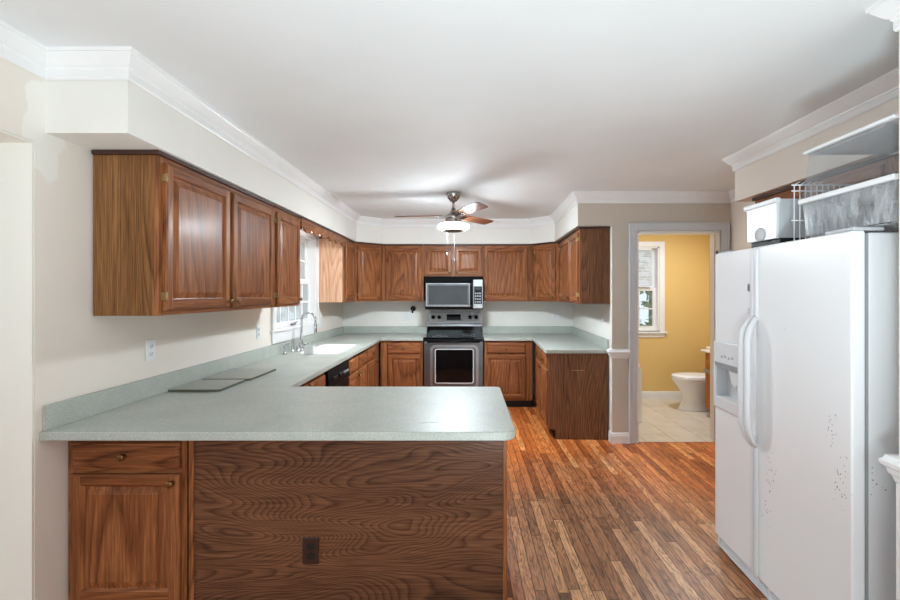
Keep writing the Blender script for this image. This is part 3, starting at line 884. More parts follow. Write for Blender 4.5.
# right run, local x runs towards the camera
xr0 = XR(5.52) - 0.61
t = base_cab('right wall base cabinet beside the inner corner', (xr0, 5.52), ASK, 0.655, pair(0.22, 0.62, 'l'), d=0.603)
pos = Vector((xr0, 5.52)) + Vector((cos(ASK), sin(ASK))) * 0.657
t = base_cab('base cabinet at the open end of the right run with scratched end panel', pos, ASK, 0.49, pair(0.03, 0.46, 'r'), d=0.603, name='base_cabinet')
B().box(0.491, 0.4945, 0.0, 0.60, 0.101, 0.866).box(0.491, 0.4945, 0.07, 0.60, 0.0, 0.101).build('end_panel', 'wood_end', t)
B().box(0.4946, 0.4950, 0.235, 0.355, 0.700, 0.7025).build('scratch', 'wood_pale', t)

# ------------------------------------------------------------------ countertops
CZ0, CZ1 = 0.8765, 0.910
SY0, SY1, SX0, SX1 = 4.06, 4.80, -1.60, -1.195
PX1 = 0.208
ol = [(XL + 0.002, 1.77)] + arc(PX1 - 0.055, 1.77 + 0.055, 0.055, -90, 0, 8) + arc(PX1 - 0.03, 2.635 - 0.03, 0.03, 0, 90, 5) \
     + [(-1.088, 2.64), (-1.088, 5.51), (-0.551, 5.51), (-0.551, YB - 0.002), (XL + 0.002, YB - 0.002)]
ct = plate('countertop', [ol, rrect(SX0, SX1, SY0, SY1, 0.05, 5)], CZ0 - 0.004, CZ1, 0.005, 'counter')
tag(ct, 'long grey green countertop from the peninsula past the sink to the range', 'countertop')
B().box(XL + 0.001, XL + 0.021, 1.785, YB - 0.022, CZ1, 1.014, 0.002).build('backsplash', 'counter', ct)
B().box(XL + 0.001, -0.551, YB - 0.021, YB - 0.001, CZ1, 1.014, 0.002).build('backsplash', 'counter', ct)
e0 = Vector((XR(4.345) - 0.645, 4.345)); ye = 4.345
ol2 = [(0.233, 5.51), (XR(5.51) - 0.645, 5.51)] + [(XR(ye) - 0.645, ye + 0.02), (XR(ye) - 0.63, ye), (XR(ye) - 0.003, ye), (XR(YB) - 0.003, YB - 0.002), (0.233, YB - 0.002)]
c2 = plate('countertop', [ol2], CZ0 - 0.004, CZ1, 0.005, 'counter')
tag(c2, 'grey green corner countertop to the right of the range', 'countertop')
B().box(0.233, XR(YB) - 0.022, YB - 0.021, YB - 0.001, CZ1, 1.014, 0.002).build('backsplash', 'counter', c2)
B().prism([(XR(ye) - 0.022, ye), (XR(ye) - 0.002, ye), (XR(YB) - 0.003, YB - 0.022), (XR(YB) - 0.023, YB - 0.022)], CZ1, 1.014, bev=0.002).build('backsplash', 'counter', c2)

# loose boards lying on the counter
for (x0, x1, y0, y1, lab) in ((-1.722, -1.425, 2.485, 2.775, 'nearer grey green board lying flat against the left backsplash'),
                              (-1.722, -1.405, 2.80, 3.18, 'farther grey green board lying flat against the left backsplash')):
    o = B().prism([(0, 0), (x1 - x0 - 0.02, 0), (x1 - x0, 0.012), (x1 - x0, y1 - y0), (0, y1 - y0)], 0, 0.015, bev=0.0015).build('counter_board', ['board', 'board_edge_shade'], None, (x0, y0, CZ1 + 0.0005))
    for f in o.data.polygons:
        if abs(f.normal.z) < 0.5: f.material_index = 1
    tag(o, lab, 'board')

# ------------------------------------------------------------------ sink and faucet
t = thing('sink', 'white sink set into the counter under the window', 'sink', (0, 0, CZ1))
def tub(x0, x1, y0, y1, zt, zb, th, r, mat, parent, name, slope=0.03):
    t_ = bmesh.new()
    def ring(ins, z, rr):
        return [t_.verts.new((x, y, z)) for x, y in rrect(x0 + ins, x1 - ins, y0 + ins, y1 - ins, max(0.005, rr), 5)]
    R = [ring(0, zt - 0.002, r), ring(0.002, zt, r), ring(th, zt, r - th * .5), ring(th + 0.004, zt - 0.006, r - th * .5), ring(th + slope, zb + 0.03, r), ring(th + slope + 0.03, zb + 0.004, r), ring(min(x1 - x0, y1 - y0) / 2 - 0.03, zb, 0.02)]
    for a, b in zip(R, R[1:]):
        for i in range(len(a)):
            j = (i + 1) % len(a); t_.faces.new((a[i], a[j], b[j], b[i]))
    t_.faces.new(R[-1])
    bb = B(); bb._add(t_, 0, True)
    return bb.build(name, mat, parent)
tub(SX0 - 0.012, SX1 + 0.006, SY0 - 0.01, SY1 + 0.01, 0.003, -0.17, 0.022, 0.055, 'sink', t, 'basin')
B().lathe([(0.0, 0.0), (0.04, 0.0), (0.042, 0.003), (0.03, 0.004), (0.0, 0.001)], (-1.4, 4.43, -0.1690), seg=20).build('drain', 'chrome', t)
t = thing('faucet', 'tall chrome gooseneck faucet behind the sink', 'faucet', (-1.665, 4.34, CZ1 + 0.0005))
B().lathe([(0, 0), (0.03, 0), (0.03, 0.006), (0.022, 0.012), (0.02, 0.05), (0.022, 0.055), (0.016, 0.07), (0.014, 0.10), (0, 0.10)]).build('base', 'chrome', t)
gp = [(0, 0, 0.09), (0.002, 0, 0.20), (0.004, 0, 0.29)] + [(0.004 + 0.07 - 0.07 * cos(a), 0, 0.305 + 0.07 * sin(a)) for a in [pi * k / 10 for k in range(11)]] + [(0.145, 0, 0.25)]
B().tube(gp, 0.0115, 12).build('spout', 'chrome', t)
B().lathe([(0.011, 0), (0.016, 0.01), (0.017, 0.08), (0.013, 0.095), (0, 0.095)], (0.145, 0, 0.165)).build('spray_head', 'chrome', t)
for sy in (-1, 1):
    h = B().lathe([(0, 0), (0.024, 0), (0.024, 0.008), (0.017, 0.014), (0.016, 0.035), (0.02, 0.042), (0.012, 0.056), (0, 0.058)], (0.01, sy * 0.10, 0))
    h.tube([(0.01, sy * 0.10, 0.048), (0.045, sy * 0.12, 0.06), (0.07, sy * 0.13, 0.058)], [0.008, 0.006, 0.008], 8)
    h.build('handle', 'chrome', t)
def pump(x, y, hgt, lab):
    o = B().lathe([(0, 0), (0.02, 0), (0.02, 0.006), (0.011, 0.014), (0.009, hgt * .6), (0.012, hgt * .62), (0.012, hgt * .92), (0.006, hgt), (0, hgt)], seg=14)\
        .tube([(0, 0, hgt * .95), (0.03, 0, hgt), (0.045, 0, hgt * .96)], 0.005, 8).build('soap_dispenser', 'chrome', None, (x, y, CZ1 + 0.0005))
    tag(o, lab, 'dispenser')
pump(-1.700, 4.03, 0.10, 'short chrome soap dispenser farthest left behind the sink')
pump(-1.695, 4.20, 0.13, 'taller chrome soap dispenser just left of the faucet')
t = thing('sponge_caddy', 'small white plastic cup on the sink edge by the faucet', 'cup', (-1.47, 4.04, CZ1 + 0.0045))
o = B().prism(rrect(-0.046, 0.046, -0.026, 0.026, 0.012), 0, 0.006, bev=0.001).build('base', 'plastic', t)
b = B()
q = rrect(-0.046, 0.046, -0.026, 0.026, 0.012, 4)
for (xa, ya), (xb_, yb_) in zip(q, q[1:] + q[:1]):
    if abs(xa - xb_) + abs(ya - yb_) > 1e-5: b.prism([(xa, ya), (xb_, yb_), (xb_ * .94, yb_ * .90), (xa * .94, ya * .90)], 0.006, 0.075)
b.build('wall', 'plastic', t)

# ------------------------------------------------------------------ dishwasher
t = thing('dishwasher', 'black dishwasher under the left counter beside the sink cabinet', 'dishwasher', (XF, 3.410, 0), LWY)
W_ = 0.616
B().box(0.004, W_ - 0.004, 0.02, 0.58, 0.1, 0.864).build('body', 'black_matt', t)
B().box(0.01, W_ - 0.01, 0.06, 0.5, 0.0005, 0.099).build('toe_kick', 'black_matt', t)
dd = B().box(0.006, W_ - 0.006, -0.022, 0.019, 0.13, 0.70, 0.004, seg=2).build('door', 'black', t)
cp = B().prism([(-0.034, 0.712), (-0.028, 0.70), (0.019, 0.70), (0.019, 0.862), (-0.020, 0.862)], 0.006, W_ - 0.006, 'x').build('control_panel', 'black', t)
for i, (x, z) in enumerate(((0.30, 0.78), (0.37, 0.78))):
    B().lathe([(0, 0), (0.020, 0), (0.018, 0.016), (0, 0.018)], (x, -0.028, z), 'y', 16).build('dial', 'black_matt', cp)
for i in range(5):
    B().box(0.43 + i * 0.033, 0.455 + i * 0.033, -0.034, -0.026, 0.765, 0.785, 0.001).build('button', 'grey', cp)
B().box(0.12, 0.24, -0.036, -0.027, 0.762, 0.790, 0.003).build('latch', 'black_matt', cp)

# ------------------------------------------------------------------ range
RX = -0.543
RW = 0.768
t = thing('range', 'stainless and black electric range against the back wall', 'range', (RX, 5.50, 0))
B().box(0.002, RW - 0.002, 0.03, 0.635, 0.02, 0.895).build('body', 'black_matt', t)
for x in (0.05, RW - 0.05):
    for y in (0.08, 0.58): B().cyl((x, y, 0), (x, y, 0.02), 0.016, 10).build('foot', 'black_matt', t)
ck = B().box(0, RW, -0.005, 0.56, 0.895, 0.917, 0.004, seg=2).build('cooktop', 'black_glass', t)
for x, y, r in ((0.2, 0.16, 0.10), (0.57, 0.16, 0.085), (0.2, 0.41, 0.075), (0.57, 0.41, 0.10)):
    B().lathe([(r - 0.003, 0), (r - 0.003, 0.0006), (r, 0.0006), (r, 0)], (x, y, 0.9172), seg=32).build('burner_ring', 'grey', ck)
bg = B().prism([(0.555, 0.912), (0.635, 0.912), (0.635, 1.225), (0.600, 1.225), (0.570, 1.06), (0.555, 1.03)], 0.0, RW, 'x')
bg.build('backguard', 'steel', t)
fb = B().prism([(0.548, 0.914), (0.556, 0.914), (0.556, 1.02), (0.548, 1.02)], 0.0, RW, 'x').build('backguard_base', 'black_glass', t)
def onguard(z): return 0.570 + (z - 1.06) / (1.225 - 1.06) * 0.03
pb = B().prism([(onguard(1.085) - 0.004, 1.085), (onguard(1.205) - 0.004, 1.205), (onguard(1.205), 1.205), (onguard(1.085), 1.085)], 0.03, RW - 0.03, 'x').build('control_panel', 'grey_light', t)
B().prism([(onguard(1.105) - 0.008, 1.105), (onguard(1.185) - 0.008, 1.185), (onguard(1.185) - 0.003, 1.185), (onguard(1.105) - 0.003, 1.105)], 0.27, 0.47, 'x').build('display', 'black_glass', pb)
for x in (0.08, 0.165, 0.60, 0.685):
    B().lathe([(0, 0), (0.028, 0), (0.026, 0.02), (0.018, 0.028), (0, 0.028)], (x, onguard(1.145) - 0.004, 1.145), 'y', 20).build('knob', 'black', pb)
for i in range(3):
    for k in range(2):
        B().box(0.49 + i * 0.03, 0.51 + i * 0.03, onguard(1.13) - 0.009, onguard(1.13) + 0.0, 1.122 + k * 0.03, 1.137 + k * 0.03).build('button', 'steel_dark', pb)
# oven door with rounded bright frame and window
dr = B().box(0.004, RW - 0.004, -0.012, 0.028, 0.205, 0.862, 0.006, seg=2).build('oven_door', 'steel_dark', t)
def ringplate(x0, x1, z0, z1, r, wd, y0, y1, mat, parent, name):
    a = rrect(x0, x1, z0, z1, r, 6); c_ = rrect(x0 + wd, x1 - wd, z0 + wd, z1 - wd, max(0.004, r - wd), 6)
    b = B()
    t_ = bmesh.new()
    A0 = [t_.verts.new((x, y0, z)) for x, z in a]; C0 = [t_.verts.new((x, y0, z)) for x, z in c_]
    A1 = [t_.verts.new((x, y1, z)) for x, z in a]; C1 = [t_.verts.new((x, y1, z)) for x, z in c_]
    n_ = len(a)
    for i in range(n_):
        j = (i + 1) % n_
        for q in ((A0[i], A0[j], C0[j], C0[i]), (A1[i], A1[j], C1[j], C1[i]), (A0[i], A0[j], A1[j], A1[i]), (C0[i], C0[j], C1[j], C1[i])): t_.faces.new(q)
    b._add(t_)
    return b.build(name, mat, parent)
ringplate(0.085, RW - 0.065, 0.26, 0.825, 0.07, 0.034, -0.018, -0.011, 'steel', dr, 'door_border')
ringplate(0.145, RW - 0.125, 0.33, 0.775, 0.03, 0.012, -0.017, -0.011, 'grey_light', dr, 'window_border')
B().box(0.155, RW - 0.135, -0.015, -0.0115, 0.34, 0.765).build('oven_window', 'black_glass', dr)
hb = B().tube([(0.05, -0.04, 0.868), (RW - 0.05, -0.04, 0.868)], 0.013, 10)
for x in (0.06, RW - 0.06): hb.cyl((x, -0.04, 0.868), (x, 0.0, 0.862), 0.008, 8)
hb.build('handle', 'black', dr)
B().box(0.004, RW - 0.004, -0.006, 0.028, 0.045, 0.198, 0.005).build('storage_drawer', 'steel_dark', t)

# ------------------------------------------------------------------ microwave
MW, MZ, MH = 0.774, 1.268, 0.442
t = thing('microwave', 'stainless over the range microwave under the short cabinet', 'microwave', (-0.546, 5.715, MZ))
B().box(0, MW, 0.02, 0.43, 0, MH - 0.001, 0.003).build('body', 'black_matt', t)
B().box(0.001, MW - 0.001, -0.012, 0.019, MH - 0.085, MH - 0.002, 0.006, seg=2).build('vent_grille', 'black_soft', t)
md = B().box(0.012, 0.60, -0.018, 0.019, 0.035, MH - 0.092, 0.008, seg=2).build('door', 'steel', t)
ringplate(0.035, 0.585, 0.055, MH - 0.108, 0.012, 0.010, -0.0205, -0.0175, 'black', md, 'window_border')
B().box(0.048, 0.572, -0.0205, -0.0185, 0.068, MH - 0.121, 0.0).build('window', 'win_glass_dark', md)
B().tube([(0.617, -0.02, 0.06), (0.617, -0.045, 0.08), (0.617, -0.045, MH - 0.14), (0.617, -0.02, MH - 0.12)], 0.010, 10).build('handle', 'black', md)
cp = B().box(0.64, MW - 0.003, -0.018, 0.019, 0.012, MH - 0.045, 0.006, seg=2).build('control_panel', 'steel', t)
kp = B().box(0.652, MW - 0.016, -0.0215, -0.0175, 0.075, MH - 0.135, 0.001).build('keypad', 'black', cp)
B().box(0.665, MW - 0.03, -0.023, -0.021, MH - 0.180, MH - 0.15).build('display', 'win_glass_dark', cp)
for i in range(3):
    for k in range(4):
        B().box(0.664 + i * 0.029, 0.684 + i * 0.029, -0.0235, -0.021, 0.09 + k * 0.038, 0.11 + k * 0.038).build('button', 'grey', cp)
B().box(0.001, MW - 0.001, -0.012, 0.019, 0.0, 0.03, 0.004).build('bottom_edge', 'black_soft', t)

# ------------------------------------------------------------------ outlets, switches
def outlet(label, loc, rotz, w=0.072, h=0.116, mat='plastic', kind='duplex', slot='grey'):
    t = thing('light_switch' if kind == 'switch' else 'outlet', label, 'switch' if kind == 'switch' else 'outlet', loc, rotz, None if kind == 'switch' else 'electrical outlets around the kitchen')
    B().box(-w / 2, w / 2, -0.007, -0.0008, -h / 2, h / 2, 0.003, seg=2).build('cover_plate', mat, t)
    if kind == 'duplex':
        for s in (-1, 1):
            r = B().prism(rrect(-0.017, 0.017, s * 0.021 - 0.014, s * 0.021 + 0.014, 0.010, 4), -0.0095, -0.0065, 'y').build('receptacle', 'black_matt' if mat == 'brown_plate' else mat, t)
            B().box(-0.009, -0.006, -0.0105, -0.009, s * 0.021 - 0.004, s * 0.021 + 0.007).box(0.006, 0.009, -0.0105, -0.009, s * 0.021 - 0.004, s * 0.021 + 0.007)\
               .lathe([(0, 0), (0.003, 0), (0.003, 0.001), (0, 0.001)], (0, -0.0095, s * 0.021 - 0.009), 'y', 8).build('slot', slot, r)
    else:
        B().box(-0.005, 0.005, -0.014, -0.006, -0.010, 0.010, 0.002).build('toggle', mat, t)
    return t
outlet('white outlet on the left wall below the near cabinet', (XL, 2.395, 1.165), LWY, slot='steel_dark')
outlet('white outlet on the left wall just left of the sink window', (XL, 3.64, 1.155), LWY, slot='steel_dark')
outlet('white switch plate between the sink window and the back corner', (XL, 5.17, 1.13), LWY, kind='switch')
outlet('white outlet on the back wall left of the range', (-0.845, YB, 1.165), 0, slot='steel_dark')
outlet('white outlet on the back wall right of the range', (1.27, YB, 1.165), 0, w=0.11, slot='steel_dark')
outlet('white outlet on the right wall above the counter end', (XR(4.62), 4.62, 1.20), ASK, slot='steel_dark')
outlet('dark brown outlet on the plywood back of the peninsula', (-0.685, 1.9003, 0.345), 0, w=0.072, h=0.116, mat='brown_plate', slot='black_matt')
t = thing('wall_plug', 'black round device plugged in on the back wall left of the range', 'plug', (-0.755, YB - 0.001, 1.265))
B().lathe([(0, 0), (0.038, 0), (0.038, 0.012), (0.03, 0.03), (0, 0.032)], (0, 0, 0), 'y', 20).build('housing', 'black_matt', t)
B().box(-0.02, 0.004, -0.02, -0.001, -0.065, -0.03, 0.003).build('cord_stub', 'black_matt', t)

# ------------------------------------------------------------------ ceiling fan
FX, FY = -0.125, 4.28
t = thing('ceiling_fan', 'three blade ceiling fan with a glowing ring light', 'ceiling fan', (FX, FY, ZC))
B().lathe([(0, -0.0005), (0.070, -0.0005), (0.072, -0.012), (0.06, -0.05), (0.03, -0.085), (0.0, -0.085)], seg=32).build('canopy', 'nickel', t)
B().cyl((0, 0, -0.08), (0, 0, -0.165), 0.0125, 14).build('downrod', 'nickel', t)
B().lathe([(0, -0.155), (0.02, -0.155), (0.026, -0.185), (0.055, -0.215), (0.076, -0.228), (0.08, -0.236), (0.08, -0.262), (0.077, -0.264), (0.077, -0.27), (0.08, -0.272), (0.08, -0.30), (0.076, -0.3), (0, -0.3)], seg=32).build('motor_housing', 'nickel', t)
B().lathe([(0.07, -0.300), (0.142, -0.304), (0.146, -0.311), (0.07, -0.311)], seg=40).build('light_block_plate', 'nickel', t)  # plate added to block the ring's steep upward light
B().lathe([(0.075, -0.3125), (0.142, -0.316), (0.150, -0.326), (0.154, -0.3395), (0.075, -0.3395)], seg=40).build('upper_light_ring', 'lamp_dim', t)
B().lathe([(0.075, -0.340), (0.154, -0.340), (0.150, -0.350), (0.136, -0.360), (0.110, -0.366), (0.075, -0.366)], seg=40).build('light_ring', 'lamp', t)
B().lathe([(0, -0.360), (0.100, -0.362), (0.106, -0.374), (0.08, -0.384), (0, -0.388)], seg=32).build('light_cap', 'nickel', t)
for a in (173, 50, -62):
    R = Matrix.Rotation(radians(a), 4, 'Z') @ Matrix.Translation((0, 0, -0.222)) @ Matrix.Rotation(radians(-13), 4, 'X')
    b = B()
    pl = [(0.12, -0.045), (0.20, -0.056), (0.45, -0.068), (0.575, -0.072), (0.598, -0.055), (0.60, 0.0), (0.590, 0.05), (0.56, 0.066), (0.45, 0.064), (0.20, 0.052), (0.12, 0.045)]
    b.prism(pl, -0.003, 0.003, bev=0.0015)
    o = b.build('blade', 'blade', t); o.matrix_local = R
    br = B().prism([(0.04, -0.018), (0.12, -0.02), (0.175, -0.035), (0.18, 0.035), (0.12, 0.02), (0.04, 0.018)], -0.008, -0.0035, bev=0.001).build('blade_bracket', 'nickel', o)
for x, z in ((-0.062, -0.60), (0.012, -0.66)):
    B().tube([(x, -0.05, -0.38), (x, -0.05, z)], 0.0010, 6).lathe([(0, 0), (0.004, 0.004), (0.0045, 0.02), (0.002, 0.034), (0, 0.034)], (x, -0.05, z - 0.03), seg=10).build('pull_chain', 'grey', t)

# ------------------------------------------------------------------ refrigerator (local x: along its front towards the camera, -y: out of its front)
fa = Vector((1.465, 2.53)); fb_ = Vector((1.417, 1.58))
v = fb_ - fa
FW = v.length
FA = atan2(v.y, v.x)
t = thing('refrigerator', 'white side by side refrigerator with rust specks', 'refrigerator', (fa.x, fa.y, 0), FA)
B().box(0.006, FW - 0.006, 0.062, 0.74, 0.02, 1.705, 0.006, seg=2).build('body', 'fridge', t)
for x in (0.06, FW - 0.06):
    for y in (0.15, 0.68): B().cyl((x, y, 0), (x, y, 0.02), 0.018, 10).build('foot', 'black_matt', t)
B().box(0.002, FW - 0.002, 0.050, 0.061, 0.09, 1.70).build('gasket', 'grey', t)
SPL = 0.385
ZD0, ZD1 = 0.072, 1.712
fz = B().box(0, SPL - 0.003, 0, 0.05, ZD0, 0.90, 0.007, seg=3)
# freezer door around the dispenser recess
DX_0, DX_1, DZ_0, DZ_1 = 0.040, 0.285, 0.885, 1.062
fz = B()
fz.box(0, SPL - 0.003, 0, 0.05, ZD0, DZ_0, 0.006, seg=3).box(0, SPL - 0.003, 0, 0.05, DZ_1, ZD1, 0.006, seg=3)
fz.box(0, DX_0, 0.0, 0.05, DZ_0 - 0.01, DZ_1 + 0.01).box(DX_1, SPL - 0.003, 0.0, 0.05, DZ_0 - 0.01, DZ_1 + 0.01)
fzo = fz.build('freezer_door', 'fridge', t)
dp = B()
x0, x1, z0, z1 = 0.010, 0.318, 0.825, 1.205
dp.box(x0, x1, -0.014, -0.0005, z0, DZ_0, 0.005, seg=2).box(x0, x1, -0.014, -0.0005, DZ_1, z1, 0.005, seg=2)
dp.box(x0, DX_0, -0.014, -0.0005, DZ_0 - 0.004, DZ_1 + 0.004).box(DX_1, x1, -0.014, -0.0005, DZ_0 - 0.004, DZ_1 + 0.004)
dpo = dp.build('dispenser', 'white', fzo)
B().box(DX_0, DX_1, 0.040, 0.049, DZ_0, DZ_1).box(DX_0, DX_0 + 0.003, -0.012, 0.045, DZ_0, DZ_1).box(DX_1 - 0.003, DX_1, -0.012, 0.045, DZ_0, DZ_1).box(DX_0, DX_1, -0.010, 0.045, DZ_1 - 0.004, DZ_1).build('dispenser_recess', 'grey_light', fzo)
B().box(DX_0 + 0.002, DX_1 - 0.002, -0.018, 0.042, DZ_0 - 0.002, DZ_0 + 0.008, 0.002).build('drip_tray', 'plastic', fzo)
B().prism([(0.13, 1.05), (0.215, 1.05), (0.225, 1.0), (0.20, 0.965), (0.16, 0.985)], 0.005, 0.035, 'y', bev=0.004).build('dispenser_paddle', 'plastic', fzo)
B().box(DX_0 - 0.005, DX_1 + 0.005, -0.019, -0.0135, DZ_1 + 0.004, DZ_1 + 0.026, 0.001).build('dispenser_bar', 'grey', fzo)
for i in range(4):
    B().lathe([(0, 0), (0.010, 0), (0.008, 0.004), (0, 0.004)], (0.10 + i * 0.035, -0.0142, 1.125 + 0.004 * (i % 2)), 'y', 12).build('dispenser_button', 'grey_light', fzo)
B().box(0.325, 0.348, -0.006, 0.001, 1.49, 1.53, 0.002).build('badge', 'steel', fzo)
B().box(0.329, 0.344, -0.0075, -0.0055, 1.497, 1.522, 0.001).build('badge', 'steel_dark', fzo)
B().box(0.325, 0.345, -0.004, 0.001, 1.375, 1.405, 0.002).build('badge', 'grey_light', fzo)
fr = B().box(SPL + 0.003, FW, 0, 0.05, ZD0, ZD1, 0.007, seg=3).build('fridge_door', 'fridge', t)
# trim strips and bowed handles at the split
for nm, par, sx, x0 in (('handle', fzo, -1, SPL - 0.003), ('handle', fr, 1, SPL + 0.003)):
    a, c_ = sorted((x0 + sx * 0.001, x0 + sx * 0.024))
    b = B().box(a, c_, -0.014, 0.001, 1.345, ZD1 - 0.01, 0.005, seg=2).box(a, c_, -0.014, 0.001, ZD0 + 0.01, 0.735, 0.005, seg=2)
    pts = []; rad = []
    for k in range(25):
        u = k / 24
        z = 0.72 + 0.645 * u
        e = min(u, 1 - u) * 2
        bow = 1 - (1 - min(1, e * 2.2)) ** 2.4
        pts.append((x0 + sx * (0.014 + 0.010 * bow), -0.006 - 0.050 * bow, z)); rad.append(0.010 + 0.005 * bow)
    b.tube(pts, rad, 12)
    b.build(nm, 'white', par)
gr = B()
for i in range(5): gr.box(0.01, FW - 0.01, 0.012 + i * 0.001, 0.03, 0.008 + i * 0.0125, 0.014 + i * 0.0125, 0.001)
gr.box(0.01, 0.03, 0.012, 0.05, 0.006, 0.068).box(FW - 0.03, FW - 0.01, 0.012, 0.05, 0.006, 0.068).box(0.46, 0.48, 0.014, 0.05, 0.006, 0.068)
gr.box(0.01, FW - 0.01, 0.032, 0.04, 0.006, 0.068)
gr.build('base_grille', 'white', t)
B().box(FW - 0.14, FW - 0.004, 0.01, 0.12, 1.7055 + 0.007, 1.726, 0.003).build('hinge_cover', 'grey_light', t)
B().box(0.01, 0.12, 0.02, 0.12, 1.7055 + 0.007, 1.722, 0.003).build('hinge_cover', 'grey_light', t)
ZT = 1.7135

# cabinet over the refrigerator, behind the piled drawers
t = thing('wall_cabinet', 'oak cabinet above the refrigerator under the right soffit', 'cabinet', (2.03, 3.02, 1.78), -pi / 2)
B().box(0.001, 1.458, 0.019, 0.585, 0, 0.350).build('body', 'wood_end', t)
face_frame(t, 1.46, 0, 0.35, [(0.03, 0.47, 0.03, 0.32), (0.5, 0.94, 0.03, 0.32), (0.98, 1.42, 0.03, 0.32)])
for a, c_, hg in ((0.03, 0.47, 'l'), (0.5, 0.94, 'r'), (0.98, 1.42, 'r')): add_door(t, a, c_, 0.022, 0.325, hg, 'b', hinges=False)
B().box(-0.012, 1.458, -0.014, 0.585, 0.3505, 0.3715, 0.002).build('top_moulding', 'wood_dark', t)

# ice bin
t = thing('ice_bin', 'white freezer ice bin standing on top of the refrigerator', 'bin', (1.478, 2.262, ZT), -pi / 2)
B().box(0.0, 0.212, 0.02, 0.36, 0.004, 0.035, 0.004).build('auger_tray', 'black_matt', t)
b = B()
b.prism([(0, 0.030), (0.212, 0.030), (0.216, 0.205), (-0.004, 0.205)], 0.0, 0.016, 'y', bev=0.004)
b.prism([(-0.012, 0.200), (0.222, 0.200), (0.222, 0.222), (-0.012, 0.222)], -0.012, 0.016, 'y', bev=0.004)
b.build('front', 'white', t)
B().lathe([(0, 0.0), (0.030, 0.0), (0.034, 0.006), (0.030, 0.011), (0, 0.004)], (0.105, -0.0002, 0.062), 'y', 20).build('scoop_shadow', 'grey_light', t)  # grey disc modelled in place of a scoop-shaped shadow
B().box(0.002, 0.006, 0.017, 0.37, 0.036, 0.212).box(0.206, 0.210, 0.017, 0.37, 0.036, 0.212).box(0.002, 0.210, 0.366, 0.37, 0.036, 0.212).box(0.002, 0.210, 0.017, 0.37, 0.033, 0.036).build('bin_body', 'milky', t)
B().box(-0.002, 0.214, 0.017, 0.375, 0.212, 0.219, 0.002).build('rim', 'grey_light', t)

# wire basket
t = thing('wire_rack', 'white wire rack standing between ice bin and clear drawers', 'rack', (1.50, 1.965, ZT), 0)
b = B()
for i in range(5):
    x = 0.0 + i * 0.026
    b.tube([(x, 0.03, 0.006), (x, 0, 0.008), (x, 0, 0.262), (x, -0.03, 0.268)], 0.0024, 6)
b.build('upright_wires', 'plastic', t)
b = B()
b.tube([(-0.012, 0, 0.262), (0.34, 0, 0.262)], 0.0035, 8).tube([(-0.012, 0, 0.235), (0.34, 0, 0.235)], 0.003, 8).tube([(-0.012, 0.03, 0.004), (0.34, 0.03, 0.004)], 0.0035, 8).tube([(-0.012, 0, 0.10), (0.34, 0, 0.10)], 0.003, 8)
for i in range(5, 13): b.tube([(i * 0.026, 0.03, 0.006), (i * 0.026, 0, 0.008), (i * 0.026, 0, 0.262)], 0.0024, 6)
b.build('rails', 'plastic', t)

# clear drawers and glass shelves from the refrigerator, stacked
def crisper(z, label, h, mat='frosty', inv=False, y0=1.485, y1=1.895, x0=1.485, x1=1.86, splay=0.02):
    t = thing('crisper_drawer', label, 'drawer', (x0, y0, z))
    W2, D2 = x1 - x0, y1 - y0
    th = 0.004
    sb, st = (0.0, splay) if inv else (splay, 0.0)
    zb = h if inv else 0.0
    B().box(splay, W2 - splay, splay, D2 - splay, zb, zb + 0.004).build('bottom', mat, t)
    tr = [(sb, 0.0045), (D2 - sb, 0.0045), (D2 - st, h - 0.0005), (st, h - 0.0005)]
    b = B()
    b.prism(tr, 0.0, th, 'x')
    for i in range(1, 14):
        b.box(-0.002, 0.0, D2 * i / 14 - 0.0012, D2 * i / 14 + 0.0012, h * 0.1, h * 0.45)
    b.build('front', mat, t)
    B().prism(tr, W2 - th, W2, 'x').build('back', mat, t)
    for yy, sgn in ((0.006, 1), (D2 - 0.006, -1)):
        B().prism([(yy + sgn * (sb - 0.006), 0.0045), (yy + sgn * (sb - 0.002), 0.0045), (yy + sgn * (st - 0.002), h - 0.0005), (yy + sgn * (st - 0.006), h - 0.0005)], th, W2 - th, 'x').build('side', mat, t)
    B().box(-0.006, 0.0, 0.0 + st, D2 - st, h - 0.010, h - 0.002, 0.001).build('rim', 'clear', t)
    return t
crisper(ZT + 0.014, 'lower clear crisper drawer lying on top of the refrigerator', 0.145)
def gshelf(z, label, x0=1.470, x1=1.87, y0=1.478, y1=1.905, railh=0.020):
    t = thing('glass_shelf', label, 'shelf', (x0, y0, z))
    B().box(0.02, x1 - x0, 0.004, y1 - y0 - 0.004, 0.005, 0.010).build('glass', 'clear', t)
    B().box(0.0, 0.022, 0, y1 - y0, 0, railh, 0.003, seg=2).build('front_rail', 'plastic', t)
    B().box(x1 - x0 - 0.012, x1 - x0, 0, y1 - y0, 0, railh * .7, 0.003).build('back_rail', 'plastic', t)
    B().box(0.022, x1 - x0 - 0.012, 0.0, 0.006, 0.0, 0.013, 0.001).box(0.022, x1 - x0 - 0.012, y1 - y0 - 0.006, y1 - y0, 0.0, 0.013, 0.001).build('side_rail', 'grey_light', t)
    return t
gshelf(ZT + 0.160, 'glass shelf with white rail lying on the lower clear drawer')
crisper(ZT + 0.181, 'upper clear crisper drawer stacked above the white railed shelf', 0.186, mat='clear', inv=True, x0=1.482, splay=0.035)
gshelf(ZT + 0.372, 'topmost glass shelf lying over the clear drawers', railh=0.012, y1=1.880)

# ------------------------------------------------------------------ bathroom things
t = thing('toilet', 'white toilet facing left in the yellow bathroom', 'toilet', (3.375, 5.50, 0), 0)
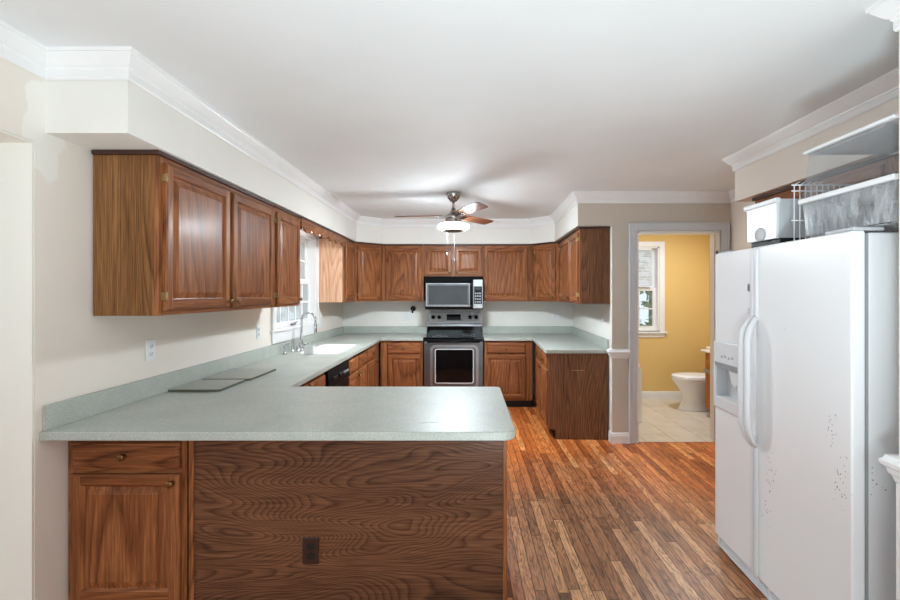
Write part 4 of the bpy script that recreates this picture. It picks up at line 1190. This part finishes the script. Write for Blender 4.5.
# bowl points to -x ; build with ellipse stack
def estack(secs, seg=28):
    t_ = bmesh.new(); R = []
    for cx, rx, ry, z in secs:
        R.append([t_.verts.new((cx + rx * cos(2 * pi * i / seg), ry * sin(2 * pi * i / seg), z)) for i in range(seg)])
    for a, b in zip(R, R[1:]):
        for i in range(seg):
            j = (i + 1) % seg; t_.faces.new((a[i], a[j], b[j], b[i]))
    t_.faces.new(R[0]); t_.faces.new(R[-1])
    return B()._add(t_, 0, True)
estack([(-0.46, 0.215, 0.125, 0.0), (-0.44, 0.21, 0.12, 0.02), (-0.42, 0.18, 0.10, 0.12), (-0.42, 0.19, 0.115, 0.2), (-0.44, 0.24, 0.16, 0.3), (-0.46, 0.27, 0.185, 0.37), (-0.46, 0.275, 0.19, 0.398)]).build('bowl', 'porcelain', t)
estack([(-0.455, 0.28, 0.192, 0.399), (-0.455, 0.285, 0.196, 0.405), (-0.455, 0.283, 0.194, 0.418)]).build('seat', 'porcelain', t)
estack([(-0.455, 0.281, 0.192, 0.420), (-0.455, 0.285, 0.195, 0.428), (-0.455, 0.27, 0.182, 0.442), (-0.455, 0.2, 0.12, 0.446)]).build('lid', 'porcelain', t)
B().box(-0.19, -0.005, -0.19, 0.19, 0.40, 0.745, 0.02, seg=3).box(-0.26, -0.03, -0.10, 0.10, 0.18, 0.40, 0.02, seg=2).build('tank', 'porcelain', t)
B().box(-0.20, 0.0, -0.20, 0.20, 0.746, 0.78, 0.012, seg=2).build('tank_lid', 'porcelain', t)
t = thing('vanity', 'orange oak bathroom vanity with a white top', 'vanity', (2.885, 5.22, 0), -pi / 2)
B().box(0, 0.75, 0.02, 0.52, 0.09, 0.775, 0.002).build('body', 'wood_vanity', t)
B().box(0.01, 0.74, 0.07, 0.5, 0.0005, 0.089).build('toe_kick', 'dark_gap', t)
for a, c_ in ((0.03, 0.36), (0.39, 0.72)):
    o = B().rings(c_ - a, 0.56, [(0, 0), (0, -0.014), (0.004, -0.018), (0.05, -0.018), (0.056, -0.010), (0.08, -0.016)]).build('door', 'wood_vanity', t, (a, 0.019, 0.12))
B().box(-0.02, 0.77, -0.025, 0.525, 0.776, 0.80, 0.006, seg=2).build('vanity_top', 'porcelain', t)
B().lathe([(0, 0), (0.02, 0), (0.018, 0.04), (0.012, 0.05), (0, 0.05)], (0.09, 0.08, 0.8005)).build('soap_dish', 'porcelain', t)
t = thing('towel_bar', 'short grey bar fixed to the front of the vanity', 'bar', (2.884, 5.10, 0.56), -pi / 2)
B().box(-0.07, 0.11, -0.035, -0.020, -0.02, 0.02, 0.006, seg=2).build('bar', 'steel', t)
B().box(-0.05, -0.03, -0.02, -0.0005, -0.012, 0.012).box(0.07, 0.09, -0.02, -0.0005, -0.012, 0.012).build('bracket', 'steel', t)
t = thing('bathtub', 'white tub end glimpsed behind the left side of the doorway', 'bathtub', (1.67, 4.93, 0))
B().prism([(0, 0), (0.352, 0), (0.352, 0.60), (0.30, 0.665), (0, 0.665)], 0.0, 0.05, 'y', bev=0.01).prism([(0, 0), (0.352, 0), (0.352, 0.60), (0.30, 0.665), (0, 0.665)], 1.02, 1.07, 'y', bev=0.01)\
   .box(0.30, 0.352, 0.05, 1.02, 0, 0.60).box(0.0, 0.03, 0.05, 1.02, 0, 0.62).box(0.03, 0.30, 0.05, 1.02, 0.0, 0.12).build('shell', 'porcelain', t)
B().box(0.27, 0.352, 0.05, 1.02, 0.60, 0.665, 0.012, seg=2).build('rim', 'porcelain', t)
t = thing('ceiling_lamp', 'round white ceiling lamp in the bathroom', 'lamp', (2.55, 5.0, ZC))
B().lathe([(0, -0.0005), (0.17, -0.0005), (0.17, -0.02), (0.15, -0.022), (0, -0.022)], seg=28).build('lamp_base', 'trim', t)
B().lathe([(0.148, -0.023), (0.13, -0.045), (0.07, -0.062), (0, -0.066)], seg=28).build('lamp_shade', 'bath_lamp', t)

# repeats of one kind share a group
GR = {'wall_cabinet': 'oak wall cabinets around the kitchen', 'base_cabinet': 'oak base cabinets under the countertops', 'counter_board': 'loose boards on the left counter',
      'crisper_drawer': 'clear drawers piled on the refrigerator', 'glass_shelf': 'glass shelves piled on the refrigerator', 'soap_dispenser': 'soap dispensers behind the sink',
      'bush': 'bushes outside the windows', 'countertop': 'grey green countertops'}
for o in list(SC.objects):
    k = o.name.split('.')[0]
    if o.parent is None and k in GR and 'label' in o: o['group'] = GR[k]
